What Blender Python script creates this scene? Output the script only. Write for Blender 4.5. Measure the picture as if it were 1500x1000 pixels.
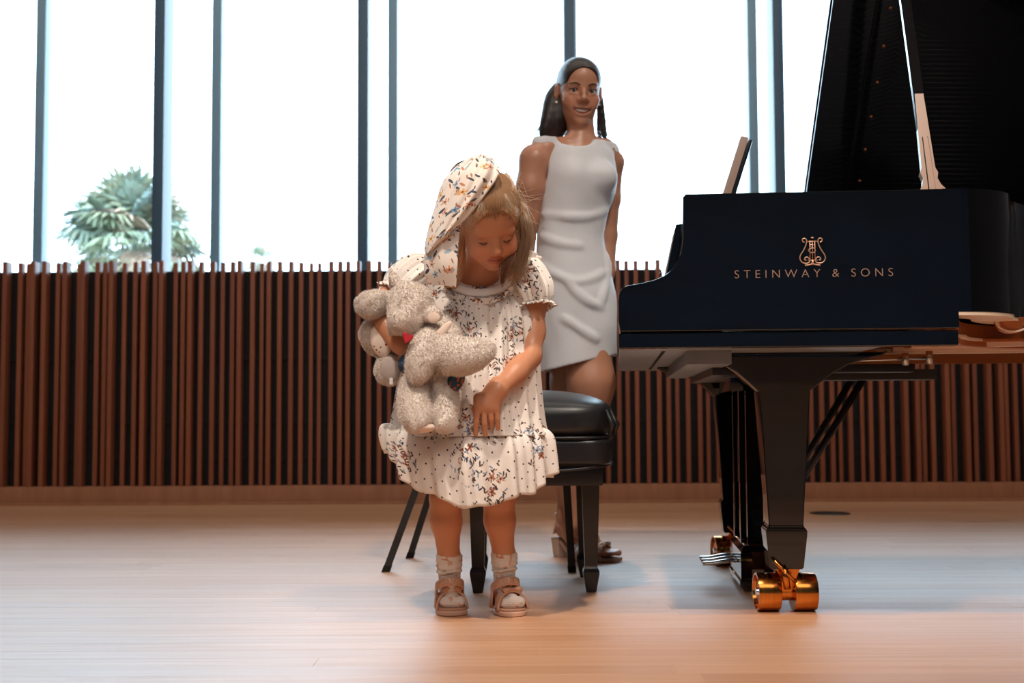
import bpy, bmesh, math, random
import numpy as np
from mathutils import Vector, Matrix

for o in list(bpy.data.objects):
    bpy.data.objects.remove(o)
scene = bpy.context.scene
COL = scene.collection
random.seed(7)
RNG = np.random.default_rng(11)

# ------------------------------------------------------------------ camera
F_PX, HORIZON, CAM_H, ROLL = 1750.0, 603.5, 0.5, 0.005
PITCH = math.atan((HORIZON - 500.0) / F_PX)
CAM = np.array([0.0, 0.0, CAM_H])
FWD = np.array([0, math.cos(PITCH), math.sin(PITCH)])
UP0 = np.array([0, -math.sin(PITCH), math.cos(PITCH)])
RT0 = np.array([1.0, 0, 0])
RT = RT0 * math.cos(ROLL) - UP0 * math.sin(ROLL)
UP = UP0 * math.cos(ROLL) + RT0 * math.sin(ROLL)
cam_data = bpy.data.cameras.new('camera')
cam_data.sensor_width = 36.0
cam_data.lens = 36.0 * F_PX / 1500.0
cam_data.clip_end = 300
cam_data.dof.use_dof = True
cam_data.dof.focus_distance = 2.9
cam_data.dof.aperture_fstop = 4.2
cam = bpy.data.objects.new('camera', cam_data)
COL.objects.link(cam)
cam.matrix_world = Matrix(((RT[0], UP[0], -FWD[0], CAM[0]), (RT[1], UP[1], -FWD[1], CAM[1]),
                           (RT[2], UP[2], -FWD[2], CAM[2]), (0, 0, 0, 1)))
scene.camera = cam

# ------------------------------------------------------------------ view, world, lights
vs = scene.view_settings
vs.view_transform = 'Standard'
vs.look = 'None'
vs.gamma = 1.0
vs.use_curve_mapping = False
vs.exposure = 0.0
world = bpy.data.worlds.new('sky')
scene.world = world
world.use_nodes = True
bgn = world.node_tree.nodes['Background']
bgn.inputs['Color'].default_value = (0.62, 0.83, 1.0, 1)
bgn.inputs['Strength'].default_value = 8.2

def lamp(name, kind, loc, target, energy, color, **kw):
    d = bpy.data.lights.new(name, kind)
    d.energy = energy
    d.color = color
    for k, v in kw.items():
        setattr(d, k, v)
    o = bpy.data.objects.new(name, d)
    COL.objects.link(o)
    o.location = loc
    o.rotation_euler = (Vector(target) - Vector(loc)).to_track_quat('-Z', 'Y').to_euler()
    return o

WARM = (1.0, 0.88, 0.75)
lamp('stage_spot_front', 'SPOT', (-1.0, 0.2, 5.6), (0.42, 2.72, 0.2), 960, WARM, spot_size=math.radians(27), spot_blend=1.0, shadow_soft_size=0.10)
lamp('stage_spot_side', 'SPOT', (1.3, 0.5, 5.6), (0.42, 3.55, 0.6), 620, WARM, spot_size=math.radians(33), spot_blend=1.0, shadow_soft_size=0.12)
lamp('wall_fill', 'AREA', (0.0, 4.6, 5.8), (0.0, 6.2, 0.0), 130, (1.0, 0.93, 0.86), shape='RECTANGLE', size=12.0, size_y=0.3)  # unseen fill added to brighten the slats and the back of the floor
lamp('hall_light', 'AREA', (0.0, -2.5, 5.3), (0.0, 1.5, 0.5), 180, (1.0, 0.90, 0.80), shape='RECTANGLE', size=7.0, size_y=2.5)

# ------------------------------------------------------------------ projection helpers
def ray(px, py):
    return FWD + RT * ((px - 750.0) / F_PX) + UP * ((500.0 - py) / F_PX)

def P(px, py, depth):
    r = ray(px, py)
    return CAM + r * (depth / r[1])

def PF(px, py, z=0.0):
    r = ray(px, py)
    return CAM + r * ((z - CAM_H) / r[2])

# ------------------------------------------------------------------ object helpers
def tag(o, label=None, cat=None, group=None, kind=None):
    if label: o['label'] = label
    if cat: o['category'] = cat
    if group: o['group'] = group
    if kind: o['kind'] = kind
    return o

def empty(name, loc=(0, 0, 0), rz=0.0, parent=None):
    o = bpy.data.objects.new(name, None)
    COL.objects.link(o)
    o.location = loc
    o.rotation_euler = (0, 0, rz)
    o.empty_display_size = 0.05
    if parent: o.parent = parent
    return o

def link(name, me, mat, parent=None, world_pts=True):
    """link a mesh; its points are in the parent's own frame, or in world space when the parent is an identity-rotation Empty handled by matrix_parent_inverse"""
    o = bpy.data.objects.new(name, me)
    COL.objects.link(o)
    if mat is not None and not me.materials:
        me.materials.append(mat)
    if parent is not None:
        o.parent = parent
    return o

def wlink(name, me, mat, parent):
    """mesh points are world coordinates; keep them there under a moved parent"""
    o = link(name, me, mat, None)
    o.parent = parent
    p, M = parent, Matrix.Identity(4)
    while p is not None:
        loc = Matrix.LocRotScale(p.location, p.rotation_euler, p.scale)
        M = (p.matrix_parent_inverse @ loc) @ M
        p = p.parent
    o.matrix_parent_inverse = M.inverted()
    return o

def mesh_np(name, verts, quads=None, tris=None, smooth=True):
    me = bpy.data.meshes.new(name)
    verts = np.asarray(verts, dtype=np.float32)
    nq = 0 if quads is None else len(quads)
    nt = 0 if tris is None else len(tris)
    me.vertices.add(len(verts))
    me.vertices.foreach_set('co', verts.ravel())
    me.loops.add(nq * 4 + nt * 3)
    me.polygons.add(nq + nt)
    li = []
    if nq: li.append(np.asarray(quads, dtype=np.int32).ravel())
    if nt: li.append(np.asarray(tris, dtype=np.int32).ravel())
    me.loops.foreach_set('vertex_index', np.concatenate(li))
    starts = np.concatenate([np.arange(nq) * 4, nq * 4 + np.arange(nt) * 3]).astype(np.int32)
    me.polygons.foreach_set('loop_start', starts)
    me.polygons.foreach_set('use_smooth', np.full(nq + nt, smooth, dtype=bool))
    me.update(calc_edges=True)
    return me

def set_fuv(me, uv):
    a = me.attributes.new('fuv', 'FLOAT2', 'POINT')
    a.data.foreach_set('vector', np.asarray(uv, dtype=np.float32).ravel())

def set_col(me, col):
    a = me.attributes.new('tint', 'FLOAT_COLOR', 'POINT')
    c = np.ones((len(col), 4), dtype=np.float32)
    c[:, :3] = col
    a.data.foreach_set('color', c.ravel())

def bm_mesh(name, bm, smooth=False):
    me = bpy.data.meshes.new(name)
    bm.normal_update()
    bm.to_mesh(me)
    bm.free()
    if smooth:
        me.polygons.foreach_set('use_smooth', np.full(len(me.polygons), True))
        try:
            me.set_sharp_from_angle(angle=math.radians(35))
        except Exception:
            pass
    return me

def box_bm(bm, lo, hi, bev=0.0):
    vs_ = [bm.verts.new((x, y, z)) for x in (lo[0], hi[0]) for y in (lo[1], hi[1]) for z in (lo[2], hi[2])]
    f = [(0, 1, 3, 2), (4, 6, 7, 5), (0, 4, 5, 1), (2, 3, 7, 6), (0, 2, 6, 4), (1, 5, 7, 3)]
    fs = [bm.faces.new([vs_[i] for i in q]) for q in f]
    if bev > 0:
        ed = list({e for q in fs for e in q.edges})
        bmesh.ops.bevel(bm, geom=ed, offset=bev, segments=2, affect='EDGES', profile=0.7)

def box(name, lo, hi, mat, parent=None, bev=0.0):
    bm = bmesh.new()
    box_bm(bm, lo, hi, bev)
    return link(name, bm_mesh(name, bm, bev > 0), mat, parent)

def prism(name, pts, a0, a1, mat, parent=None, axis='y', bev=0.0, smooth=True):
    """polygon pts (p,q) extruded along an axis: 'y' -> (p, a, q); 'z' -> (p, q, a)"""
    bm = bmesh.new()
    mk = (lambda p, q, a: (p, a, q)) if axis == 'y' else (lambda p, q, a: (p, q, a))
    A = [bm.verts.new(mk(p, q, a0)) for p, q in pts]
    B = [bm.verts.new(mk(p, q, a1)) for p, q in pts]
    n = len(pts)
    f0 = bm.faces.new(A)
    f1 = bm.faces.new(B[::-1])
    for i in range(n):
        j = (i + 1) % n
        bm.faces.new((A[j], A[i], B[i], B[j]))
    bmesh.ops.recalc_face_normals(bm, faces=bm.faces)
    if bev > 0:
        ed = list(set(f0.edges) | set(f1.edges))
        bmesh.ops.bevel(bm, geom=ed, offset=bev, segments=3, affect='EDGES', profile=0.6)
    return link(name, bm_mesh(name, bm, smooth), mat, parent)

def loft_bm(bm, rows, cap=True):
    """rows: list of equal-length closed rings of 3D points"""
    R = [[bm.verts.new(tuple(p)) for p in r] for r in rows]
    n = len(rows[0])
    for a, b in zip(R[:-1], R[1:]):
        for i in range(n):
            j = (i + 1) % n
            bm.faces.new((a[i], a[j], b[j], b[i]))
    if cap:
        bm.faces.new(R[0][::-1])
        bm.faces.new(R[-1])
    bmesh.ops.recalc_face_normals(bm, faces=bm.faces)

def loft(name, rows, mat, parent=None, cap=True, smooth=True):
    bm = bmesh.new()
    loft_bm(bm, rows, cap)
    return link(name, bm_mesh(name, bm, smooth), mat, parent)

def sq_rows(levels, c=(0, 0)):
    """levels: (z, hx, hy[, ox, oy]) -> square rings"""
    out = []
    for L in levels:
        z, hx, hy = L[:3]
        ox, oy = (L[3], L[4]) if len(L) > 3 else (0, 0)
        out.append([(c[0] + ox + sx * hx, c[1] + oy + sy * hy, z) for sx, sy in ((-1, -1), (1, -1), (1, 1), (-1, 1))])
    return out

def catmull(pts, n):
    pts = np.asarray(pts, float)
    if len(pts) < 3:
        t = np.linspace(0, 1, n)[:, None]
        return pts[0] * (1 - t) + pts[-1] * t
    q = np.vstack([2 * pts[0] - pts[1], pts, 2 * pts[-1] - pts[-2]])
    out = []
    m = len(pts) - 1
    for t in np.linspace(0, m - 1e-9, n):
        i = int(t); f = t - i
        p0, p1, p2, p3 = q[i], q[i + 1], q[i + 2], q[i + 3]
        out.append(0.5 * ((2 * p1) + (-p0 + p2) * f + (2 * p0 - 5 * p1 + 4 * p2 - p3) * f * f + (-p0 + 3 * p1 - 3 * p2 + p3) * f ** 3))
    return np.array(out)

def frames(path):
    path = np.asarray(path, float)
    T = np.gradient(path, axis=0)
    T /= np.linalg.norm(T, axis=1)[:, None] + 1e-12
    ref = np.array([0.0, 1.0, 0.0]) if abs(T[0][1]) < 0.9 else np.array([1.0, 0, 0])
    N = []
    v = ref
    for t in T:
        v = v - t * np.dot(v, t)
        v /= np.linalg.norm(v) + 1e-12
        N.append(v)
    N = np.array(N)
    B = np.cross(T, N)
    return T, N, B

def tube_geo(path, radii, sides=8, ry=None, cap=True):
    path = np.asarray(path, float)
    n = len(path)
    radii = np.broadcast_to(np.asarray(radii, float), (n,))
    ry = radii if ry is None else np.broadcast_to(np.asarray(ry, float), (n,))
    T, N, B = frames(path)
    a = np.linspace(0, 2 * np.pi, sides, endpoint=False)
    V = path[:, None, :] + np.cos(a)[None, :, None] * N[:, None, :] * radii[:, None, None] + np.sin(a)[None, :, None] * B[:, None, :] * ry[:, None, None]
    V = V.reshape(-1, 3)
    i = np.arange(n - 1)[:, None] * sides
    j = np.arange(sides)[None, :]
    jn = (j + 1) % sides
    Q = np.stack([i + j, i + jn, i + sides + jn, i + sides + j], -1).reshape(-1, 4)
    tr = []
    if cap:
        V = np.vstack([V, path[0], path[-1]])
        c0, c1 = len(V) - 2, len(V) - 1
        for k in range(sides):
            kn = (k + 1) % sides
            tr.append((c0, kn, k))
            tr.append((c1, (n - 1) * sides + k, (n - 1) * sides + kn))
    return V, Q, tr

def tube_mesh(name, path, radii, sides=8, ry=None, cap=True):
    V, Q, tr = tube_geo(path, radii, sides, ry, cap)
    return mesh_np(name, V, Q, tr if tr else None)

def ribbon_mesh(name, pts, nrm, th, w, sides=10):
    """strap: flat section, thin along nrm, wide across it"""
    pts = np.asarray(pts, float); nrm = np.asarray(nrm, float) * np.ones((len(pts), 1))
    T = np.gradient(pts, axis=0); T /= np.linalg.norm(T, axis=1)[:, None] + 1e-12
    N = nrm - T * (nrm * T).sum(1)[:, None]; N /= np.linalg.norm(N, axis=1)[:, None] + 1e-12
    B = np.cross(T, N)
    th = np.broadcast_to(np.asarray(th, float), (len(pts),)); w = np.broadcast_to(np.asarray(w, float), (len(pts),))
    a = np.linspace(0, 2 * np.pi, sides, endpoint=False)
    ca, sa = np.sign(np.cos(a)) * np.abs(np.cos(a)) ** 0.6, np.sign(np.sin(a)) * np.abs(np.sin(a)) ** 0.6
    V = pts[:, None] + N[:, None] * ca[None, :, None] * th[:, None, None] + B[:, None] * sa[None, :, None] * w[:, None, None]
    n = len(pts)
    i = np.arange(n - 1)[:, None] * sides; j = np.arange(sides)[None]; jn = (j + 1) % sides
    Q = np.stack([i + j, i + jn, i + sides + jn, i + sides + j], -1).reshape(-1, 4)
    V = np.vstack([V.reshape(-1, 3), pts[0], pts[-1]]); c0, c1 = len(V) - 2, len(V) - 1
    tr = [(c0, (k + 1) % sides, k) for k in range(sides)] + [(c1, (n - 1) * sides + k, (n - 1) * sides + (k + 1) % sides) for k in range(sides)]
    return mesh_np(name, V, Q, tr)

def tube(name, path, radii, mat, parent=None, sides=8, ry=None, world=False):
    me = tube_mesh(name, path, radii, sides, ry)
    return (wlink if world else link)(name, me, mat, parent)

def multi_tube_mesh(name, items, sides=6):
    Vs, Qs, Ts, off = [], [], [], 0
    for path, r in items:
        V, Q, tr = tube_geo(path, r, sides)
        Vs.append(V); Qs.append(Q + off); Ts.append(np.array(tr) + off)
        off += len(V)
    return mesh_np(name, np.vstack(Vs), np.vstack(Qs), np.vstack(Ts))

def lathe_mesh(name, prof, n=32, axis='z', c=(0, 0, 0)):
    """prof: (r, h) list; closed ends where r=0"""
    V, Q = [], []
    for r, h in prof:
        for k in range(n):
            a = 2 * math.pi * k / n
            p = (r * math.cos(a), r * math.sin(a), h)
            if axis == 'x': p = (p[2], p[0], p[1])
            elif axis == 'y': p = (p[1], p[2], p[0])
            V.append((p[0] + c[0], p[1] + c[1], p[2] + c[2]))
    for i in range(len(prof) - 1):
        for k in range(n):
            kn = (k + 1) % n
            Q.append((i * n + k, i * n + kn, (i + 1) * n + kn, (i + 1) * n + k))
    me = mesh_np(name, V, Q)
    try:
        me.set_sharp_from_angle(angle=math.radians(40))
    except Exception:
        pass
    return me

def sell_mesh(name, c, half, e=5.0, n=28, dome=0.0, wr=0.0):
    """rounded box (superellipsoid from a cube grid), optional dome on top"""
    bm = bmesh.new()
    bmesh.ops.create_cube(bm, size=2.0)
    bmesh.ops.subdivide_edges(bm, edges=bm.edges[:], cuts=n, use_grid_fill=True)
    for v in bm.verts:
        p = np.array(v.co)
        m = (abs(p) ** e).sum() ** (1 / e)
        p = p / m
        q = p * np.array(half)
        if dome and p[2] > 0:
            q[2] += dome * max(0, 1 - p[0] ** 2) ** 0.7 * max(0, 1 - p[1] ** 2) ** 0.7
        v.co = Vector(q + np.array(c))
    return bm_mesh(name, bm, True)
# ------------------------------------------------------------------ materials
def srgb(r, g, b):
    f = lambda c: c / 12.92 if c <= 0.04045 else ((c + 0.055) / 1.055) ** 2.4
    return (f(r / 255), f(g / 255), f(b / 255), 1.0)

class NB:
    """small node-graph builder"""
    def __init__(s, mat):
        s.mat = mat; s.t = mat.node_tree; s.n = s.t.nodes; s.l = s.t.links
    def new(s, t, **kw):
        n = s.n.new(t)
        for k, v in kw.items(): setattr(n, k, v)
        return n
    def put(s, sock, v):
        if isinstance(v, bpy.types.NodeSocket): s.l.new(v, sock)
        elif v is not None:
            try: sock.default_value = v
            except Exception: sock.default_value = tuple(v)[:3]
    def m(s, op, a, b=None, c=None, clamp=False):
        n = s.new('ShaderNodeMath', operation=op, use_clamp=clamp)
        s.put(n.inputs[0], a)
        if b is not None: s.put(n.inputs[1], b)
        if c is not None: s.put(n.inputs[2], c)
        return n.outputs[0]
    def vm(s, op, a, b=None, out=0):
        n = s.new('ShaderNodeVectorMath', operation=op)
        s.put(n.inputs[0], a)
        if b is not None:
            if op == 'SCALE': s.put(n.inputs['Scale'], b)
            else: s.put(n.inputs[1], b)
        return n.outputs[out]
    def mix(s, f, a, b):
        n = s.new('ShaderNodeMix', data_type='RGBA')
        s.put(n.inputs[0], f); s.put(n.inputs[6], a); s.put(n.inputs[7], b)
        return n.outputs[2]
    def noise(s, vec, scale, detail=3, rough=0.5, dist=0.0):
        n = s.new('ShaderNodeTexNoise')
        s.put(n.inputs['Vector'], vec)
        n.inputs['Scale'].default_value = scale
        n.inputs['Detail'].default_value = detail
        n.inputs['Roughness'].default_value = rough
        n.inputs['Distortion'].default_value = dist
        return n.outputs[0]
    def vor(s, vec, scale, rnd=1.0, dim='2D'):
        n = s.new('ShaderNodeTexVoronoi', voronoi_dimensions=dim, feature='F1')
        s.put(n.inputs['Vector'], vec)
        n.inputs['Scale'].default_value = scale
        n.inputs['Randomness'].default_value = rnd
        return n.outputs['Distance'], n.outputs['Color'], n.outputs['Position']
    def ramp(s, f, stops, interp='LINEAR'):
        n = s.new('ShaderNodeValToRGB')
        n.color_ramp.interpolation = interp
        e = n.color_ramp.elements
        while len(e) < len(stops): e.new(0.5)
        for k, (p, c) in enumerate(stops):
            e[k].position = p; e[k].color = c
        s.put(n.inputs[0], f)
        return n.outputs[0]
    def mapping(s, vec, scale=(1, 1, 1), rot=(0, 0, 0), loc=(0, 0, 0)):
        n = s.new('ShaderNodeMapping')
        s.put(n.inputs['Vector'], vec)
        n.inputs['Scale'].default_value = scale
        n.inputs['Rotation'].default_value = rot
        n.inputs['Location'].default_value = loc
        return n.outputs[0]
    def attr(s, name, out='Vector'):
        return s.new('ShaderNodeAttribute', attribute_name=name).outputs[out]
    def bump(s, h, strength=0.3, dist=0.002):
        n = s.new('ShaderNodeBump')
        n.inputs['Strength'].default_value = strength
        n.inputs['Distance'].default_value = dist
        s.put(n.inputs['Height'], h)
        return n.outputs[0]
    def coord(s, which='Object'):
        return s.new('ShaderNodeTexCoord').outputs[which]
    def pos(s):
        return s.new('ShaderNodeNewGeometry').outputs['Position']

def material(name, color=(0.5, 0.5, 0.5, 1), rough=0.5, metal=0.0, **kw):
    mat = bpy.data.materials.new(name)
    mat.use_nodes = True
    b = mat.node_tree.nodes['Principled BSDF']
    b.inputs['Base Color'].default_value = color
    b.inputs['Roughness'].default_value = rough
    b.inputs['Metallic'].default_value = metal
    for k, v in kw.items():
        b.inputs[k].default_value = v
    return mat, NB(mat), b

M = {}
def simple(key, color, rough=0.5, metal=0.0, var=0.12, scale=30.0, bump=0.0, **kw):
    mat, nb, b = material(key, color, rough, metal, **kw)
    nz = nb.noise(nb.coord('Object'), scale, 4)
    dark = tuple(c * (1 - var) for c in color[:3]) + (1,)
    lite = tuple(min(1, c * (1 + var)) for c in color[:3]) + (1,)
    nb.put(b.inputs['Base Color'], nb.mix(nz, dark, lite))
    if bump:
        nb.put(b.inputs['Normal'], nb.bump(nb.noise(nb.coord('Object'), scale * 4, 3), bump, 0.002))
    M[key] = mat
    return mat

simple('piano_black', (0.0035, 0.004, 0.0055, 1), 0.035, var=0.05, **{'Coat Weight': 0.5, 'Coat Roughness': 0.02})
simple('black_satin', (0.012, 0.013, 0.015, 1), 0.32, var=0.1)
simple('black_leg', (0.010, 0.011, 0.014, 1), 0.22, var=0.1)
simple('black_frame', (0.022, 0.021, 0.022, 1), 0.45, var=0.15)
simple('leather', (0.016, 0.016, 0.018, 1), 0.36, var=0.2, scale=60, bump=0.12)
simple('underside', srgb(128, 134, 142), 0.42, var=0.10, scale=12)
simple('maple', srgb(240, 214, 190), 0.45, var=0.08, scale=20)
simple('orange_wood', srgb(178, 98, 44), 0.4, var=0.12, scale=20)
simple('bronze_plate', srgb(74, 74, 80), 0.45, 0.3)
simple('steel', (0.55, 0.55, 0.56, 1), 0.25, 1.0, var=0.05)
simple('nickel', (0.75, 0.74, 0.72, 1), 0.15, 1.0, var=0.05)
simple('gold_inlay', srgb(214, 168, 140), 0.32, 0.55, var=0.05)
simple('toy_button', srgb(60, 44, 38), 0.3)
simple('brass_screw', srgb(200, 120, 70), 0.3, 0.8, var=0.05)
simple('prop_wood', srgb(150, 112, 90), 0.34, var=0.05, scale=18)  # warm wall reflection on the black stick's lower part, put into its colour
simple('felt_dark', (0.01, 0.01, 0.01, 1), 0.9)
simple('backing', (0.006, 0.007, 0.010, 1), 0.7)
simple('mullion_dark', srgb(74, 104, 128), 0.4, var=0.06, scale=4)
simple('mullion_light', srgb(150, 188, 208), 0.35, var=0.08, scale=3)
simple('frame_light', srgb(196, 208, 214), 0.4, var=0.05, scale=3)
simple('plaster', srgb(74, 66, 62), 0.8, var=0.06, scale=3)
simple('hall_dark', srgb(64, 100, 128), 0.7, var=0.75, scale=0.7)
simple('ceiling', srgb(150, 140, 130), 0.8, var=0.05, scale=2)
simple('ground', srgb(150, 150, 140), 0.9, var=0.15, scale=1.0)
simple('grommet', (0.01, 0.011, 0.013, 1), 0.35)
simple('tablet_black', (0.01, 0.012, 0.016, 1), 0.18)
simple('screen_page', srgb(150, 128, 118), 0.3, var=0.06, scale=25)
simple('teeth', srgb(238, 230, 222), 0.25, var=0.03)
simple('eye_white', srgb(225, 222, 220), 0.15, var=0.03)
simple('iris', srgb(70, 62, 56), 0.15)
simple('hair_line', srgb(52, 36, 28), 0.6)
simple('lash', srgb(48, 30, 22), 0.6)
simple('mouth_dark', srgb(70, 28, 26), 0.5)
simple('pearl', srgb(232, 224, 216), 0.18, var=0.03)
simple('shoe_cream', srgb(214, 196, 184), 0.3, 0.15, var=0.06)
simple('shoe_sole', srgb(190, 160, 140), 0.5)
simple('sole_rose', srgb(214, 172, 150), 0.5, var=0.05)
simple('tag_white', srgb(232, 230, 228), 0.7)
simple('heart_red', srgb(190, 24, 42), 0.6)
simple('trunk', srgb(120, 105, 90), 0.9, var=0.25, scale=8)
simple('earring_metal', srgb(210, 180, 120), 0.25, 1.0)

# polished brass casters with turned streaks
mat, nb, b = material('brass', srgb(200, 122, 50), 0.2, 1.0)
nz = nb.noise(nb.mapping(nb.coord('Object'), (140, 3, 3)), 3.0, 3)
nb.put(b.inputs['Base Color'], nb.mix(nz, srgb(186, 106, 40), srgb(222, 146, 72)))
nb.put(b.inputs['Roughness'], nb.m('MULTIPLY_ADD', nz, 0.16, 0.12))
M['brass'] = mat

# stage floor: narrow oiled strips, long grain
mat, nb, b = material('floor_wood', srgb(200, 150, 110), 0.3)
pos = nb.pos()
oi = nb.new('ShaderNodeObjectInfo').outputs['Random']
isl = nb.new('ShaderNodeNewGeometry').outputs['Random Per Island']
rnd = nb.m('FRACT', nb.m('ADD', nb.m('MULTIPLY', oi, 7.31), isl))
gr = nb.noise(nb.mapping(pos, (1.1, 46, 20)), 1.6, 5, 0.62, 0.5)
gr2 = nb.noise(nb.mapping(pos, (3.0, 160, 60)), 1.2, 3, 0.6)
base = nb.ramp(rnd, [(0.0, srgb(198, 144, 104)), (0.35, srgb(210, 158, 118)), (0.7, srgb(216, 166, 128)), (1.0, srgb(204, 150, 112))])
c = nb.mix(nb.m('MULTIPLY', nb.m('SUBTRACT', gr, 0.25), 1.1, clamp=True), base, srgb(168, 108, 70))
c = nb.mix(nb.m('MULTIPLY', gr2, 0.28), c, srgb(226, 176, 134))
nb.put(b.inputs['Base Color'], c)
scr = nb.noise(nb.mapping(pos, (2.0, 9, 3)), 3.0, 6, 0.7, 0.6)
ro = nb.m('ADD', nb.m('ADD', nb.m('MULTIPLY_ADD', scr, 0.20, 0.20), nb.m('MULTIPLY', gr, 0.24)), nb.m('MULTIPLY', rnd, 0.13))
nb.put(b.inputs['Roughness'], ro)
nb.put(b.inputs['Normal'], nb.bump(nb.m('ADD', gr, nb.m('MULTIPLY', scr, 0.6)), 0.10, 0.0015))
b.inputs['Coat Weight'].default_value = 0.6
b.inputs['Coat Roughness'].default_value = 0.42
M['floor_wood'] = mat

# red-brown slats
mat, nb, b = material('slat_wood', srgb(140, 84, 58), 0.45)
gr = nb.noise(nb.mapping(nb.pos(), (60, 60, 2.2)), 1.5, 5, 0.6, 0.3)
oi = nb.new('ShaderNodeObjectInfo').outputs['Random']
c = nb.mix(gr, srgb(132, 74, 50), srgb(176, 106, 74))
nb.put(b.inputs['Base Color'], nb.mix(nb.m('MULTIPLY', oi, 0.45), c, srgb(120, 70, 52)))
M['slat_wood'] = mat
mat, nb, b = material('plinth_wood', srgb(176, 120, 86), 0.45)
gr = nb.noise(nb.mapping(nb.pos(), (9, 4, 1.5)), 2.0, 5, 0.65, 0.3)
nb.put(b.inputs['Base Color'], nb.mix(gr, srgb(140, 88, 60), srgb(196, 140, 104)))
M['plinth_wood'] = mat

# window glass
mat = bpy.data.materials.new('glass'); mat.use_nodes = True
nb = NB(mat); nb.n.clear()
out = nb.new('ShaderNodeOutputMaterial')
tr = nb.new('ShaderNodeBsdfTransparent'); tr.inputs[0].default_value = (0.97, 0.985, 0.99, 1)
gl = nb.new('ShaderNodeBsdfGlossy'); gl.inputs['Roughness'].default_value = 0.02
fr = nb.new('ShaderNodeFresnel'); fr.inputs['IOR'].default_value = 1.3
mx = nb.new('ShaderNodeMixShader')
nb.l.new(fr.outputs[0], mx.inputs[0]); nb.l.new(tr.outputs[0], mx.inputs[1]); nb.l.new(gl.outputs[0], mx.inputs[2])
nb.l.new(mx.outputs[0], out.inputs[0])
M['glass'] = mat

# skin uses the painted tint attribute (lips, cheeks) with fine mottling
def skin(key, rough=0.45):
    mat, nb, b = material(key, (0.6, 0.3, 0.2, 1), rough)
    nz = nb.noise(nb.coord('Object'), 90, 4, 0.6)
    nb.put(b.inputs['Base Color'], nb.mix(nb.m('MULTIPLY', nz, 0.16), nb.attr('tint', 'Color'), srgb(176, 96, 66)))
    b.inputs['Subsurface Weight'].default_value = 0.06
    b.inputs['Subsurface Radius'].default_value = (0.012, 0.005, 0.003)
    nb.put(b.inputs['Normal'], nb.bump(nz, 0.04, 0.001))
    M[key] = mat
skin('skin_child', 0.42); skin('skin_adult', 0.40)

def hair_mat(key, a, bcol, c, rough=0.38, scale=(70, 70, 3)):
    mat, nb, b = material(key, a, rough)
    nz = nb.noise(nb.mapping(nb.coord('Object'), scale), 4.0, 4, 0.6)
    nb.put(b.inputs['Base Color'], nb.ramp(nz, [(0.25, a), (0.5, bcol), (0.75, c)]))
    nb.put(b.inputs['Normal'], nb.bump(nz, 0.5, 0.003))
    M[key] = mat
hair_mat('hair_blonde', srgb(150, 104, 72), srgb(186, 140, 102), srgb(218, 182, 146), 0.45)
def translucent_hair(key, col, amt):
    mat = bpy.data.materials.new(key); mat.use_nodes = True
    nb = NB(mat); b = nb.n['Principled BSDF']; out = nb.n['Material Output']
    nz = nb.noise(nb.coord('Object'), 60, 2)
    c = nb.mix(nz, tuple(x * 0.8 for x in col[:3]) + (1,), col)
    nb.put(b.inputs['Base Color'], c); b.inputs['Roughness'].default_value = 0.4
    t = nb.new('ShaderNodeBsdfTranslucent'); nb.l.new(c, t.inputs[0])
    mx = nb.new('ShaderNodeMixShader'); mx.inputs[0].default_value = amt
    nb.l.new(b.outputs[0], mx.inputs[1]); nb.l.new(t.outputs[0], mx.inputs[2]); nb.l.new(mx.outputs[0], out.inputs[0])
    M[key] = mat
translucent_hair('hair_strand', srgb(240, 218, 192), 0.55)  # paler than the crown strands: window backlight put into the colour
translucent_hair('hair_crown', srgb(188, 140, 100), 0.35)
hair_mat('hair_dark', srgb(26, 20, 18), srgb(42, 30, 26), srgb(60, 44, 36), 0.33)
hair_mat('hair_brown', srgb(70, 40, 28), srgb(112, 68, 46), srgb(150, 98, 66), 0.35)

# woman's crepe dress
mat, nb, b = material('crepe', srgb(214, 214, 220), 0.55)
nz = nb.noise(nb.coord('Object'), 420, 2)
nb.put(b.inputs['Base Color'], nb.mix(nz, srgb(206, 208, 216), srgb(226, 224, 226)))
nb.put(b.inputs['Normal'], nb.bump(nz, 0.08, 0.0006))
b.inputs['Sheen Weight'].default_value = 0.15
M['crepe'] = mat
simple('seam_shadow', srgb(150, 150, 158), 0.6)

def flower(nb, vec, scale, size, seed, petals=5.0, rnd=0.8):
    """one printed flower per voronoi cell -> (petal mask, heart mask, random colour)"""
    v = nb.mapping(vec, loc=(seed * 3.7, seed * 1.9, 0))
    d, col, p = nb.vor(v, scale, rnd)
    off = nb.vm('SUBTRACT', v, p)
    sp = nb.new('ShaderNodeSeparateXYZ'); nb.l.new(off, sp.inputs[0])
    ang = nb.m('ARCTAN2', sp.outputs[1], sp.outputs[0])
    r = nb.m('SQRT', nb.m('ADD', nb.m('MULTIPLY', sp.outputs[0], sp.outputs[0]), nb.m('MULTIPLY', sp.outputs[1], sp.outputs[1])))
    sc = nb.new('ShaderNodeSeparateColor'); nb.l.new(col, sc.inputs[0])
    ph = nb.m('MULTIPLY', sc.outputs[0], 6.28)
    lim = nb.m('MULTIPLY', nb.m('MULTIPLY_ADD', nb.m('COSINE', nb.m('MULTIPLY_ADD', ang, petals, ph)), 0.34, 0.66), size)
    pet = nb.m('LESS_THAN', r, lim)
    heart = nb.m('LESS_THAN', r, size * 0.22)
    return pet, heart, sc.outputs[1], sc.outputs[2], r

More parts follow.
